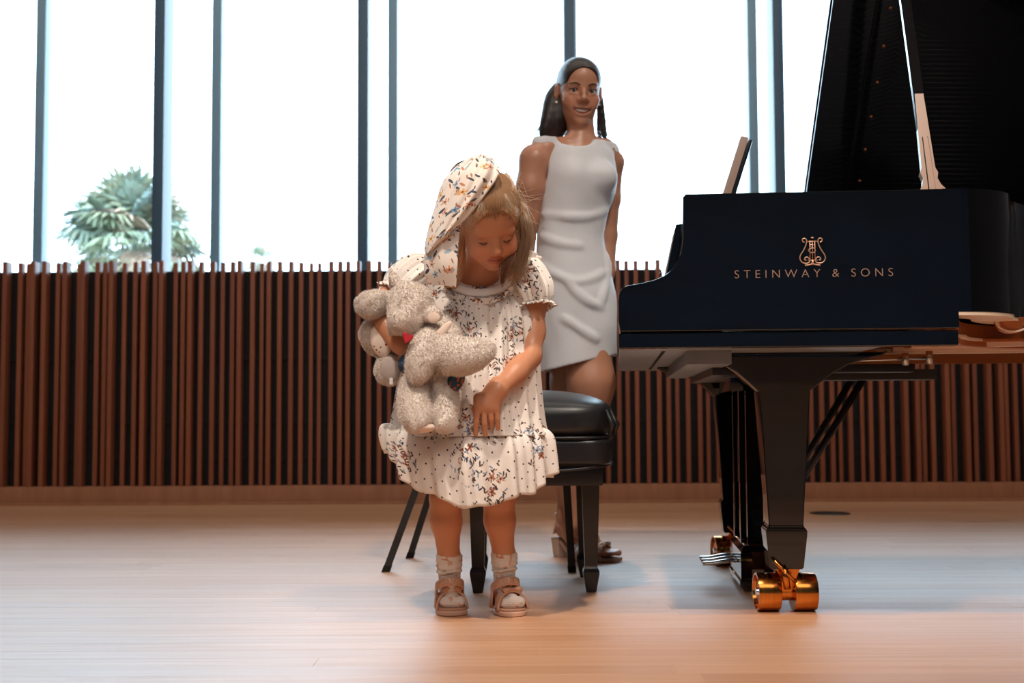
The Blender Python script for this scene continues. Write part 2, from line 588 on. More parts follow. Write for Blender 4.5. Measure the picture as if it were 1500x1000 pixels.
def leaf(nb, vec, rot, scale, seed, thr=0.16, stretch=3.2, dens=0.45):
    v = nb.mapping(nb.mapping(vec, rot=(0, 0, rot)), (1.0, stretch, 1), (0, 0, 0), (seed * 2.3, seed * 5.1, 0))
    d, col, p = nb.vor(v, scale, 1.0)
    sc = nb.new('ShaderNodeSeparateColor'); nb.l.new(col, sc.inputs[0])
    return nb.m('MULTIPLY', nb.m('LESS_THAN', d, thr), nb.m('LESS_THAN', sc.outputs[0], dens)), sc.outputs[1]

def cloth_finish(nb, b, col, amt=0.5):
    nz = nb.noise(nb.coord('Object'), 26, 4, 0.55, 0.4)
    nb.put(b.inputs['Normal'], nb.bump(nz, amt, 0.006))
    nb.put(b.inputs['Base Color'], col)
    b.inputs['Sheen Weight'].default_value = 0.1

# the child's dress: sprigs in loose bunches, small dots between
mat, nb, b = material('dress_print', srgb(238, 226, 216), 0.7)
fuv = nb.attr('fuv')
bd, bc, bp = nb.vor(nb.mapping(fuv, loc=(0.31, 0.17, 0)), 8.2, 0.75)
wob = nb.noise(fuv, 22, 3)
bunch = nb.m('LESS_THAN', nb.m('ADD', bd, nb.m('MULTIPLY', wob, 0.30)), 0.37)
sprig = nb.m('LESS_THAN', nb.m('ADD', bd, nb.m('MULTIPLY', wob, 0.42)), 0.56)
col = nb.mix(nb.noise(fuv, 9, 2), srgb(236, 222, 212), srgb(244, 236, 230))
dd, dc, dp = nb.vor(nb.mapping(fuv, rot=(0, 0, 0.6)), 42, 0.18)
dot = nb.m('MULTIPLY', nb.m('LESS_THAN', dd, 0.085), nb.m('SUBTRACT', 1.0, sprig))
col = nb.mix(dot, col, srgb(58, 48, 52))
for k, (ro, de) in enumerate(((0.5, 0.6), (-0.7, 0.55), (1.5, 0.5), (2.3, 0.4))):
    lm, lr = leaf(nb, fuv, ro, 40, 3 + k, 0.21, 3.0, de)
    cc = nb.ramp(lr, [(0, srgb(70, 58, 58)), (0.45, srgb(112, 84, 72)), (0.8, srgb(136, 152, 172))], 'CONSTANT')
    col = nb.mix(nb.m('MULTIPLY', lm, sprig), col, cc)
pet, heart, r1, r2, rr = flower(nb, fuv, 46, 0.0106, 1.3)
pc = nb.ramp(r1, [(0, srgb(186, 124, 98)), (0.4, srgb(160, 92, 68)), (0.62, srgb(206, 156, 132)), (0.86, srgb(150, 166, 186))], 'CONSTANT')
keep = nb.m('MULTIPLY', nb.m('LESS_THAN', r2, 0.72), bunch)
col = nb.mix(nb.m('MULTIPLY', pet, keep), col, pc)
col = nb.mix(nb.m('MULTIPLY', heart, keep), col, srgb(92, 48, 36))
cloth_finish(nb, b, col, 0.35)
M['dress_print'] = mat
simple('dress_plain', srgb(240, 230, 222), 0.7, var=0.03, bump=0.2)

# the hair scarf: scattered flowers and leaves on cream
mat, nb, b = material('scarf_print', srgb(236, 222, 210), 0.6)
fuv = nb.attr('fuv')
col = nb.mix(nb.noise(fuv, 12, 2), srgb(236, 220, 208), srgb(242, 230, 222))
for k, (ro, sc_, st, th, de, stops) in enumerate((
        (0.9, 22, 2.2, 0.19, 0.40, [(0, srgb(52, 62, 86)), (0.5, srgb(92, 92, 100)), (0.75, srgb(146, 166, 186))]),
        (-0.6, 25, 3.0, 0.19, 0.40, [(0, srgb(70, 74, 84)), (0.45, srgb(196, 132, 96)), (0.75, srgb(54, 60, 80))]),
        (2.0, 32, 4.0, 0.20, 0.38, [(0, srgb(176, 116, 86)), (0.6, srgb(60, 62, 74))]),
        (0.2, 19, 1.9, 0.16, 0.28, [(0, srgb(160, 182, 200)), (0.6, srgb(214, 170, 142))]))):
    lm, lr = leaf(nb, fuv, ro, sc_, 11 + k, th, st, de)
    col = nb.mix(lm, col, nb.ramp(lr, stops, 'CONSTANT'))
pet, heart, r1, r2, rr = flower(nb, fuv, 27, 0.0100, 4.1, 5.0, 0.9)
pc = nb.ramp(r1, [(0, srgb(238, 176, 92)), (0.38, srgb(226, 150, 108)), (0.55, srgb(112, 158, 200)), (0.75, srgb(216, 170, 150)), (0.9, srgb(196, 44, 52))], 'CONSTANT')
keep = nb.m('LESS_THAN', r2, 0.68)
col = nb.mix(nb.m('MULTIPLY', pet, keep), col, pc)
col = nb.mix(nb.m('MULTIPLY', heart, keep), col, srgb(96, 66, 52))
cloth_finish(nb, b, col, 0.25)
M['scarf_print'] = mat

# plush
mat, nb, b = material('plush', srgb(226, 208, 196), 0.9)
nz = nb.noise(nb.coord('Object'), 120, 4, 0.7, 1.0)
nb.put(b.inputs['Base Color'], nb.mix(nz, srgb(240, 224, 212), srgb(253, 244, 236)))
nb.put(b.inputs['Normal'], nb.bump(nz, 0.8, 0.004))
b.inputs['Sheen Weight'].default_value = 0.3
M['plush'] = mat
simple('plush_grey', srgb(186, 170, 162), 0.9, var=0.12, scale=90, bump=0.6)
simple('plush_smooth', srgb(232, 206, 190), 0.8, var=0.04, bump=0.2)
mat, nb, b = material('star_cloth', srgb(234, 214, 200), 0.8)
dd, dc, dp = nb.vor(nb.mapping(nb.coord('Object'), rot=(0.3, 0.5, 0.2)), 85, 0.5, '3D')
nb.put(b.inputs['Base Color'], nb.mix(nb.m('LESS_THAN', dd, 0.24), srgb(234, 214, 200), srgb(168, 92, 62)))
M['star_cloth'] = mat
mat, nb, b = material('blue_print', srgb(44, 78, 104), 0.8)
dd, dc, dp = nb.vor(nb.coord('Object'), 110, 1.0, '3D')
sc = nb.new('ShaderNodeSeparateColor'); nb.l.new(dc, sc.inputs[0])
cc = nb.ramp(sc.outputs[0], [(0, srgb(176, 92, 48)), (0.4, srgb(196, 140, 118)), (0.65, srgb(40, 70, 96))], 'CONSTANT')
nb.put(b.inputs['Base Color'], nb.mix(nb.m('LESS_THAN', dd, 0.42), srgb(40, 72, 98), cc))
M['blue_print'] = mat

# socks with a pinkish star knit, suede sandals
mat, nb, b = material('sock', srgb(222, 208, 198), 0.8)
nz = nb.noise(nb.coord('Object'), 55, 1)
nb.put(b.inputs['Base Color'], nb.mix(nb.m('GREATER_THAN', nz, 0.62), srgb(226, 214, 206), srgb(212, 172, 150)))
wv = nb.new('ShaderNodeTexWave', bands_direction='Z'); wv.inputs['Scale'].default_value = 70; wv.inputs['Distortion'].default_value = 3
nb.l.new(nb.coord('Object'), wv.inputs['Vector'])
nb.put(b.inputs['Normal'], nb.bump(wv.outputs[1], 0.4, 0.002))
M['sock'] = mat
simple('sock_toe', srgb(196, 176, 166), 0.8, var=0.06, scale=200)
simple('suede', srgb(200, 152, 126), 0.6, var=0.10, scale=120, bump=0.2)
mat, nb, b = material('glitter_strap', srgb(190, 140, 112), 0.5)
dd, dc, dp = nb.vor(nb.coord('Object'), 420, 1.0, '3D')
g = nb.m('LESS_THAN', dd, 0.3)
nb.put(b.inputs['Base Color'], nb.mix(g, srgb(186, 136, 110), srgb(236, 210, 190)))
nb.put(b.inputs['Metallic'], nb.m('MULTIPLY', g, 0.6))
M['glitter_strap'] = mat

# palm leaves
mat, nb, b = material('palm_leaf', srgb(168, 180, 150), 0.6)
oi = nb.new('ShaderNodeObjectInfo').outputs['Random']
nb.put(b.inputs['Base Color'], nb.ramp(oi, [(0, srgb(116, 132, 130)), (0.4, srgb(136, 146, 118)), (0.7, srgb(152, 154, 124)), (0.92, srgb(176, 144, 126))]))
b.inputs['Transmission Weight'].default_value = 0.0
M['palm_leaf'] = mat

# ------------------------------------------------------------------ signed-distance modelling
class SDF:
    def __init__(s, lo, hi, h):
        s.lo = np.array(lo, float); s.h = h
        n = np.ceil((np.array(hi) - s.lo) / h).astype(int) + 1
        s.n = n
        s.ax = [s.lo[i] + np.arange(n[i]) * h for i in range(3)]
        s.D = np.full(n, 1.0, dtype=np.float32)
    def _box(s, lo, hi, m):
        a = np.clip(np.floor((np.array(lo) - m - s.lo) / s.h).astype(int), 0, s.n)
        b = np.clip(np.ceil((np.array(hi) + m - s.lo) / s.h).astype(int) + 1, 0, s.n)
        if np.any(b <= a): return None, None
        sl = tuple(slice(a[i], b[i]) for i in range(3))
        X = s.ax[0][sl[0]][:, None, None]; Y = s.ax[1][sl[1]][None, :, None]; Z = s.ax[2][sl[2]][None, None, :]
        return sl, (X, Y, Z)
    def _merge(s, sl, d, k, op):
        A = s.D[sl]
        d = d.astype(np.float32)
        if op == 'add':
            if k > 0:
                h = np.clip(0.5 + 0.5 * (A - d) / k, 0, 1)
                s.D[sl] = A * (1 - h) + d * h - k * h * (1 - h)
            else: s.D[sl] = np.minimum(A, d)
        else:
            if k > 0:
                h = np.clip(0.5 - 0.5 * (A + d) / k, 0, 1)
                s.D[sl] = A * (1 - h) - d * h + k * h * (1 - h)
            else: s.D[sl] = np.maximum(A, -d)
    def ell(s, c, r, R=None, k=0.01, op='add'):
        c = np.array(c, float); r = np.array(r, float) * np.ones(3)
        ext = np.full(3, r.max()) if R is not None else r
        sl, g = s._box(c - ext, c + ext, k * 1.5 + 4 * s.h + 0.01)
        if sl is None: return
        x, y, z = g[0] - c[0], g[1] - c[1], g[2] - c[2]
        if R is not None:
            R = np.asarray(R)
            x, y, z = (R[0, i] * x + R[1, i] * y + R[2, i] * z for i in range(3))
        k0 = np.sqrt((x / r[0]) ** 2 + (y / r[1]) ** 2 + (z / r[2]) ** 2) + 1e-9
        k1 = np.sqrt((x / r[0] ** 2) ** 2 + (y / r[1] ** 2) ** 2 + (z / r[2] ** 2) ** 2) + 1e-9
        s._merge(sl, k0 * (k0 - 1) / k1, k, op)
    def cone(s, a, b, ra, rb, k=0.01, op='add'):
        a = np.array(a, float); b = np.array(b, float)
        rm = max(ra, rb)
        sl, g = s._box(np.minimum(a, b) - rm, np.maximum(a, b) + rm, k * 1.5 + 4 * s.h + 0.01)
        if sl is None: return
        ab = b - a
        L2 = (ab ** 2).sum() + 1e-12
        t = np.clip(((g[0] - a[0]) * ab[0] + (g[1] - a[1]) * ab[1] + (g[2] - a[2]) * ab[2]) / L2, 0, 1)
        d = np.sqrt((g[0] - a[0] - t * ab[0]) ** 2 + (g[1] - a[1] - t * ab[1]) ** 2 + (g[2] - a[2] - t * ab[2]) ** 2) - (ra + t * (rb - ra))
        s._merge(sl, d, k, op)
    def chain(s, pts, rad, k=0.01, op='add', n=None):
        if n:
            q = catmull(np.hstack([np.array(pts, float), np.array(rad, float)[:, None]]), n)
            pts, rad = q[:, :3], q[:, 3]
        for i in range(len(pts) - 1):
            s.cone(pts[i], pts[i + 1], rad[i], rad[i + 1], k, op)
    def loft(s, rows, yaw=0.0, grow=0.0, k=0.01, op='add', smooth=4):
        """rows: (z, cx, cy, rx, ry)"""
        rows = np.array(sorted(rows))
        z0, z1 = rows[0, 0], rows[-1, 0]
        m = rows[:, 3:5].max() + grow
        sl, g = s._box((rows[:, 1].min() - m, rows[:, 2].min() - m, z0), (rows[:, 1].max() + m, rows[:, 2].max() + m, z1), 0.02)
        if sl is None: return
        z = g[2].ravel()
        v = [np.interp(z, rows[:, 0], rows[:, i]) for i in range(1, 5)]
        w = max(1, int(0.02 / s.h)) * smooth // 2
        if w > 1:
            ker = np.hanning(2 * w + 1); ker /= ker.sum()
            v = [np.convolve(np.pad(a, w, mode='edge'), ker, 'valid') for a in v]
        cx, cy, rx, ry = (a[None, None, :] for a in v)
        rx = rx + grow; ry = ry + grow
        x = g[0] - cx; y = g[1] - cy
        c, sn = math.cos(yaw), math.sin(yaw)
        xr = c * x + sn * y; yr = -sn * x + c * y
        q = np.sqrt((xr / rx) ** 2 + (yr / ry) ** 2) + 1e-9
        d = (q - 1) * np.minimum(rx, ry)
        d = np.maximum(d, np.maximum(z0 - g[2], g[2] - z1))
        s._merge(sl, d, k, op)
    def half(s, p, n, op='sub', k=0.0):
        """remove the half space the normal points into"""
        n = np.array(n, float); n /= np.linalg.norm(n)
        d = -((s.ax[0][:, None, None] - p[0]) * n[0] + (s.ax[1][None, :, None] - p[1]) * n[1] + (s.ax[2][None, None, :] - p[2]) * n[2])
        s._merge((slice(None),) * 3, np.broadcast_to(d, s.D.shape), k, op)
    def rough(s, amp, freq, seed=0):
        """low smooth noise pushed into the surface"""
        rg = np.random.default_rng(seed)
        acc = np.zeros(s.D.shape, np.float32)
        for _ in range(7):
            w = rg.normal(size=3); w /= np.linalg.norm(w)
            f = freq * rg.uniform(0.6, 1.5); ph = rg.uniform(0, 6.28)
            acc += np.sin((s.ax[0][:, None, None] * w[0] + s.ax[1][None, :, None] * w[1] + s.ax[2][None, None, :] * w[2]) * f + ph)
        s.D += acc * (amp / 3.0)
    def mesh(s, name, relax=1):
        D = s.D; S = D < 0
        n = np.array(D.shape) - 1
        cnt = np.zeros(n, np.int8)
        corners = [(i, j, k) for i in (0, 1) for j in (0, 1) for k in (0, 1)]
        for i, j, k in corners:
            cnt += S[i:n[0] + i, j:n[1] + j, k:n[2] + k]
        act = np.argwhere((cnt > 0) & (cnt < 8))
        idx = np.full(n, -1, np.int32)
        idx[act[:, 0], act[:, 1], act[:, 2]] = np.arange(len(act))
        cv = np.stack([D[act[:, 0] + i, act[:, 1] + j, act[:, 2] + k] for i, j, k in corners], 1)
        cc = np.array(corners, float)
        acc = np.zeros((len(act), 3)); num = np.zeros(len(act))
        for a in range(8):
            for b in range(a + 1, 8):
                if np.abs(cc[a] - cc[b]).sum() != 1: continue
                m = (cv[:, a] < 0) != (cv[:, b] < 0)
                t = cv[:, a] / (cv[:, a] - cv[:, b] + 1e-12)
                p = cc[a] + t[:, None] * (cc[b] - cc[a])
                acc[m] += p[m]; num[m] += 1
        V = s.lo + (act + acc / num[:, None]) * s.h
        quads = []
        for axis in range(3):
            o1, o2 = [(1, 2), (2, 0), (0, 1)][axis]
            sl0 = [slice(1, n[i]) for i in range(3)]; sl1 = list(sl0)
            sl0[axis] = slice(0, n[axis]); sl1[axis] = slice(1, n[axis] + 1)
            A = S[tuple(sl0)]; B = S[tuple(sl1)]
            e = np.argwhere(A != B)
            base = e.copy()
            for i in range(3):
                if i != axis: base[:, i] += 1
            flip = A[e[:, 0], e[:, 1], e[:, 2]]
            q = []
            for du, dv in ((-1, -1), (0, -1), (0, 0), (-1, 0)):
                cI = base.copy(); cI[:, o1] += du; cI[:, o2] += dv
                q.append(idx[cI[:, 0], cI[:, 1], cI[:, 2]])
            q = np.stack(q, 1)
            q[~flip] = q[~flip][:, ::-1]
            quads.append(q)
        Q = np.vstack(quads)
        Q = Q[(Q >= 0).all(1)]
        for _ in range(relax):
            e = np.vstack([Q[:, [0, 1]], Q[:, [1, 2]], Q[:, [2, 3]], Q[:, [3, 0]]])
            sm = np.zeros_like(V); ct = np.zeros(len(V))
            for i in range(3):
                sm[:, i] = np.bincount(e[:, 0], V[e[:, 1], i], len(V)) + np.bincount(e[:, 1], V[e[:, 0], i], len(V))
            ct = np.bincount(e[:, 0], minlength=len(V)) + np.bincount(e[:, 1], minlength=len(V))
            V = 0.5 * V + 0.5 * sm / np.maximum(ct, 1)[:, None]
        s.D = None
        s.V, s.Q = V, Q
        return mesh_np(name, V, Q)

def vnormals(V, Q):
    N = np.zeros_like(V)
    fn = np.cross(V[Q[:, 2]] - V[Q[:, 0]], V[Q[:, 3]] - V[Q[:, 1]])
    for c in range(4):
        for i in range(3):
            N[:, i] += np.bincount(Q[:, c], fn[:, i], len(V))
    return N / (np.linalg.norm(N, axis=1)[:, None] + 1e-12)

def fuzz_mesh(name, V, Q, count, length, width, seed=0, droop=0.35):
    """short pile: one thin triangle per hair"""
    rg = np.random.default_rng(seed)
    N = vnormals(V, Q)
    f = rg.integers(0, len(Q), count)
    w = rg.dirichlet(np.ones(4), count)
    p = sum(V[Q[f, i]] * w[:, i:i + 1] for i in range(4))
    nn = sum(N[Q[f, i]] * w[:, i:i + 1] for i in range(4))
    dirn = nn + rg.normal(size=(count, 3)) * 0.55 + np.array([0, 0, -droop])
    dirn /= np.linalg.norm(dirn, axis=1)[:, None]
    side = np.cross(dirn, rg.normal(size=(count, 3)))
    side /= np.linalg.norm(side, axis=1)[:, None] + 1e-9
    L = length * rg.uniform(0.5, 1.2, (count, 1))
    a = p + side * width; b_ = p - side * width; t = p + dirn * L
    T = np.stack([a, b_, t], 1).reshape(-1, 3)
    return mesh_np(name, T, None, np.arange(count * 3).reshape(-1, 3))

def rx(a): c, s = math.cos(a), math.sin(a); return np.array([[1, 0, 0], [0, c, -s], [0, s, c]])
def ry(a): c, s = math.cos(a), math.sin(a); return np.array([[c, 0, s], [0, 1, 0], [-s, 0, c]])
def rz(a): c, s = math.cos(a), math.sin(a); return np.array([[c, -s, 0], [s, c, 0], [0, 0, 1]])

def strands_mesh(name, paths, r=0.0005, sides=3):
    return multi_tube_mesh(name, [(p, np.linspace(r, r * 0.35, len(p))) for p in paths], sides)
# ------------------------------------------------------------------ the hall
WALL_Y = 6.63            # front face of the plinth below the slats
X0, X1, Y0, ZC = -7.5, 7.5, -7.0, 5.9
floor = tag(box('floor', (X0, Y0, -0.25), (X1, 8.4, -0.014), M['floor_wood']), kind='structure')
# strip floor: every plank in view is its own piece, the rest is one
PW = 0.082
plank_meshes = {}
def plank_mesh(L):
    if L not in plank_meshes:
        bm = bmesh.new()
        g, bv = 0.0001, 0.0004
        lo = [(g, g), (L - g, g), (L - g, PW - g), (g, PW - g)]
        hi = [(g + bv, g + bv), (L - g - bv, g + bv), (L - g - bv, PW - g - bv), (g + bv, PW - g - bv)]
        loft_bm(bm, [[(x, y, -0.014) for x, y in lo], [(x, y, -bv) for x, y in lo], [(x, y, 0.0) for x, y in hi]])
        me = bm_mesh('plank', bm)
        me.materials.append(M['floor_wood'])
        plank_meshes[L] = me
    return plank_meshes[L]
LENS = (0.9, 1.2, 1.5, 1.8, 2.2)
rest_bm = bmesh.new()
rr = random.Random(3)
y = 1.66
n_pl = 0
row = 0
while y < WALL_Y - 0.001:
    w = min(PW, WALL_Y - y)
    hw = 0.45 * (y + PW) + 0.10
    x = -hw - rr.uniform(0.05, 0.8)
    start = x
    while x < hw:
        L = rr.choice(LENS if y < 4.2 else LENS[2:])
        o = link('plank', plank_mesh(L), None, floor)
        o.location = (x, y, 0)
        if w < PW: o.scale = (1, w / PW, 1)
        x += L
        n_pl += 1
    for a, b_ in ((X0, start), (x, X1)):
        while b_ - a > 0.02:
            e = min(b_, a + 1.8)
            box_bm(rest_bm, (a + 0.0006, y + 0.0006, -0.014), (e - 0.0006, y + w - 0.0006, 0.0))
            a = e
    y += PW
    row += 1
y = 1.66
while y > Y0:
    box_bm(rest_bm, (X0, max(Y0, y - PW) + 0.0006, -0.014), (X1, y - 0.0006, 0.0))
    y -= PW
tag(link('outer_planks', bm_mesh('outer_planks', rest_bm), M['floor_wood'], floor), kind='stuff')

# front wall: plinth, dark backing, upright slats of uneven depth
back = tag(box('wall_back', (X0, WALL_Y + 0.10, 0.0), (X1, WALL_Y + 0.16, 1.305), M['backing']), kind='structure')
tag(box('baseboard_back', (X0, WALL_Y, 0.0), (X1, WALL_Y + 0.10, 0.100), M['plinth_wood'], None, 0.004), kind='structure')
tag(box('trim_1', (X0, WALL_Y - 0.035, 0.0), (X1, WALL_Y - 0.001, 0.014), M['plinth_wood'], None, 0.003), kind='structure')
for zr in (0.24, 0.44, 0.80):
    box('rail', (X0, WALL_Y + 0.088, zr), (X1, WALL_Y + 0.0995, zr + 0.03), M['backing'], back)
slat_px = [5, 25, 35.7, 46, 62.7, 81, 93.3, 109.6, 119.6, 139, 150.4, 161.3, 178, 195, 209, 224.3, 235, 253.6, 265.6, 277.3, 292,
           309.3, 323.3, 338.4, 350, 368, 380.7, 392, 408, 424.7, 439, 453.6, 465.7, 483.6, 497, 508.7, 524, 539.7, 555, 569.3,
           583, 596, 612, 627, 639, 656, 668, 682, 698, 713, 725, 741, 756, 768, 783, 797, 809, 824, 836, 850, 864, 878,
           891, 907.6, 920.4, 934.3, 950.7, 966.7, 980.3, 993.6, 1008.7, 1026, 1038.7, 1053, 1068, 1083, 1096, 1113, 1127, 1141,
           1157, 1173, 1190, 1204.7, 1220, 1233, 1246.7, 1265.3, 1277.6, 1293.3, 1308.7, 1326.4, 1343.3, 1355.3, 1367.7, 1387, 1399.3,
           1416, 1430, 1448.7, 1465.7, 1477.3, 1489.3]
for side in (-1, 1):
    p = 5 if side < 0 else 1489.3
    for k in range(48):
        p += side * rr.uniform(11, 17)
        slat_px.append(p)
deep = {5, 46, 62.7, 93.3, 119.6, 161.3, 209, 235, 277.3, 350, 1326.4, 1343.3, 1387, 1416, 1448.7, 1465.7}
slat_meshes = []
for dep, wid, top in ((0.058, 0.024, 1.352), (0.036, 0.021, 1.345), (0.085, 0.025, 1.356), (0.045, 0.023, 1.349)):
    bm = bmesh.new()
    box_bm(bm, (-wid / 2, 0.10 - dep, 0.100), (wid / 2, 0.088, top), 0.0025)
    me = bm_mesh('slat', bm, True); me.materials.append(M['slat_wood'])
    slat_meshes.append(me)
for p in slat_px:
    kd = 2 if p in deep else rr.choice((0, 0, 1, 3))
    o = link('slat', slat_meshes[kd], None, back)
    o.location = (P(p, 622, WALL_Y + 0.04)[0], WALL_Y, 0)

# the room's other sides
tag(box('wall_left', (X0 - 0.2, Y0, -0.2), (X0, 8.4, ZC), M['plaster']), kind='structure')
tag(box('wall_right', (X1, Y0, -0.2), (X1 + 0.2, 8.4, ZC), M['plaster']), kind='structure')
tag(box('wall_rear', (X0, Y0 - 0.2, -0.2), (X1, Y0, ZC), M['hall_dark']), kind='structure')
tag(box('ceiling', (X0, Y0, ZC), (X1, 8.4, ZC + 0.2), M['ceiling']), kind='structure')
tag(box('wall_front', (X0, 7.9, -0.2), (X1, 8.3, 1.26), M['plaster']), kind='structure')
tag(box('trim_2', (X0, 7.9, 4.55), (X1, 8.3, ZC), M['plaster']), kind='structure')

# inner row of dark posts and outer glazing with paler mullions
D1, D2 = 6.98, 8.06
n_trim = 3
def post(px, depth, w, t, mat, z0, z1, name):
    c = P(px, 200, depth)
    o = box(name, (c[0] - w / 2, depth, z0), (c[0] + w / 2, depth + t, z1), M[mat], None, 0.004)
    return tag(o, kind='structure')
for px in (-72, 231.5, 531, 835, 1142.5, 1448):
    post(px, D1, 0.064, 0.19, 'mullion_dark', 0.0, ZC, 'trim_%d' % n_trim); n_trim += 1
mull = [-205, 57, 316, 575, 839, 1104.5, 1370, 1632]
for px in mull:
    post(px, D2, 0.066, 0.16, 'mullion_light', 1.26, 4.55, 'trim_%d' % n_trim); n_trim += 1
xs = [P(px, 200, D2)[0] for px in mull]
bounds = [X0] + xs + [X1]
for k in range(len(bounds) - 1):
    a, b_ = bounds[k] + 0.033 * (k > 0), bounds[k + 1] - 0.033 * (k < len(bounds) - 2)
    w = empty('window_%d' % (k + 1), ((a + b_) / 2, D2 + 0.08, 1.26))
    tag(w, kind='structure')
    h = (b_ - a) / 2
    box('pane', (-h, -0.006, 0.05), (h, 0.006, 3.24), M['glass'], w)
    box('sill_frame', (-h, -0.05, 0.0), (h, 0.05, 0.05), M['frame_light'], w, 0.003)
    box('head_frame', (-h, -0.05, 3.24), (h, 0.05, 3.29), M['frame_light'], w, 0.003)

# round floor outlet near the slatted wall
gc = PF(1216, 752)
g = empty('floor_outlet', tuple(gc))
tag(g, 'round black floor outlet cover set in the boards before the slatted wall', 'floor outlet')
link('rim', lathe_mesh('rim', [(0.074, 0.0005), (0.076, 0.004), (0.094, 0.004), (0.097, 0.0005)], 40), M['grommet'], g)
link('lid', lathe_mesh('lid', [(0.0, 0.0025), (0.070, 0.0025), (0.072, 0.0005)], 40), M['black_frame'], g)

# ------------------------------------------------------------------ outside: ground and palms
tag(box('ground', (-60, 8.5, -0.6), (60, 90, -0.4), M['ground']), kind='structure')
def frond_mesh(seed):
    rg = random.Random(seed)
    V, T = [], []
    def tri(a, b_, c):
        V.extend([a, b_, c]); T.append((len(V) - 3, len(V) - 2, len(V) - 1))
    # stalk
    tri((0, -0.012, 0), (0, 0.012, 0), (0.55, 0, 0.10))
    hx, hz = 0.55, 0.10
    for k in range(17):
        a = math.radians(-95 + 190 * k / 16) + rg.uniform(-0.05, 0.05)
        L = 0.62 * (1 - 0.25 * abs(k - 8) / 8) * rg.uniform(0.85, 1.1)
        dr = -0.16 * L - rg.uniform(0, 0.12)
        mx_, my_ = hx + math.cos(a) * L * 0.55, math.sin(a) * L * 0.55
        tx, ty = hx + math.cos(a) * L, math.sin(a) * L
        px_, py_ = -math.sin(a) * 0.026, math.cos(a) * 0.026
        m1, m2 = (mx_ + px_, my_ + py_, hz + 0.03), (mx_ - px_, my_ - py_, hz + 0.03)
        tri((hx, 0, hz), m2, m1)
        tri(m1, m2, (tx, ty, hz + dr))
    me = mesh_np('frond', V, None, T, smooth=False)
    me.materials.append(M['palm_leaf'])
    return me
FR = [frond_mesh(s_) for s_ in (1, 2, 3)]
def palm(px, py, depth, n, size, label, seed):
    rg = random.Random(seed)
    c = P(px, py, depth)
    t = empty('palm_tree', (c[0], c[1], -0.4))
    tag(t, label, 'palm tree')
    H = c[2] + 0.4
    link('trunk', tube_mesh('trunk', [(0, 0, 0), (0.03, 0, H * 0.5), (0, 0, H - 0.1 * size)], [0.24, 0.2, 0.17], 12), M['trunk'], t)
    for k in range(n):
        o = link('frond', FR[k % 3], None, t)
        o.location = (rg.uniform(-.15, .15) * size, rg.uniform(-.15, .15) * size, H + rg.uniform(-0.25, 0.12) * size)
        el = math.radians(rg.uniform(-38, 88))
        o.rotation_euler = (rg.uniform(-0.5, 0.5), -el, rg.uniform(0, 6.283))
        s_ = size * rg.uniform(0.85, 1.12)
        o.scale = (s_, s_, s_)
palm(196, 366, 22.0, 150, 1.36, 'large round-crowned fan palm outside behind the dark window post', 5)
palm(382, 384, 34.0, 40, 0.55, 'small distant palm crown just showing above the slatted wall', 9)
# ------------------------------------------------------------------ grand piano
YAW = math.radians(-5.0)
PO = np.array([0.242, 2.73, 0.0])
piano = empty('grand_piano', tuple(PO), YAW)
tag(piano, 'glossy black concert grand piano with open lid, gold lettering and brass casters', 'piano')
RP = rz(YAW)
def L(px, py, v):
    """pixel -> the piano's own (u, z) on the upright plane v = const"""
    r = RP.T @ ray(px, py)
    o = RP.T @ (CAM - PO)
    t = (v - o[1]) / r[1]
    q = o + r * t
    return (q[0], q[2])
BK = M['piano_black']
TOPZ, RIMB = L(1195, 280, 0)[1], L(1407, 456, 0)[1]
KB = L(1100, 508, 0)[1]
ZM = L(1100, 483.5, 0)[1]
UC = L(1406, 480, 0)[0]
W_P = 1.57
# flank of the case, arm scooped down to the key level
prof = [L(908, 484, 0), L(905.5, 470, 0), L(905.5, 440, 0), L(907, 428, 0), L(912, 421, 0), L(920, 418, 0), L(940, 414.5, 0),
        L(960, 409.5, 0), L(974, 403, 0), L(985, 394, 0), L(993, 381, 0), L(998, 366, 0), L(1000, 350, 0)]
ut = L(1001, 300, 0)[0]
prof[0] = (prof[0][0], ZM)
prof += [(ut, TOPZ - 0.006), (ut + 0.006, TOPZ), (UC, TOPZ), (UC, ZM)]
prism('side_panel', prof, 0.0, 0.04, BK, piano, 'y', 0.004)
prism('side_panel', prof, W_P - 0.04, W_P, BK, piano, 'y', 0.004)
lower = [(0.002, KB), (0.002, ZM - 0.004), (UC - 0.002, ZM - 0.004), (UC - 0.002, KB)]
prism('key_bed_moulding', lower, 0.004, 0.045, BK, piano, 'y', 0.003)
prism('key_bed_moulding', lower, W_P - 0.045, W_P - 0.004, BK, piano, 'y', 0.003)
# key bed with satin grey underside
box('key_bed', (0.004, 0.045, KB), (0.60, W_P - 0.045, KB + 0.03), M['underside'], piano, 0.002)
ug = L(963, 527, 0.6)[0]
box('key_bed_groove', (ug - 0.004, 0.15, KB - 0.0015), (ug + 0.004, W_P - 0.2, KB + 0.002), M['felt_dark'], piano)
box('key_slip', (0.006, 0.04, KB + 0.03), (0.03, W_P - 0.04, L(906, 470, 0)[1]), BK, piano, 0.004)
box('action_box', (0.03, 0.04, KB + 0.03), (0.24, W_P - 0.04, KB + 0.10), M['black_satin'], piano)
# keys (52 naturals lie behind the slip)
kw_ = (W_P - 0.24) / 52
bm = bmesh.new(); box_bm(bm, (0, 0.0006, 0), (0.15, kw_ - 0.0006, 0.02), 0.001)
key_me = bm_mesh('white_key', bm); key_me.materials.append(M['teeth'])
for k in range(52):
    o = link('white_key', key_me, None, piano); o.location = (0.035, 0.12 + k * kw_, KB + 0.10)
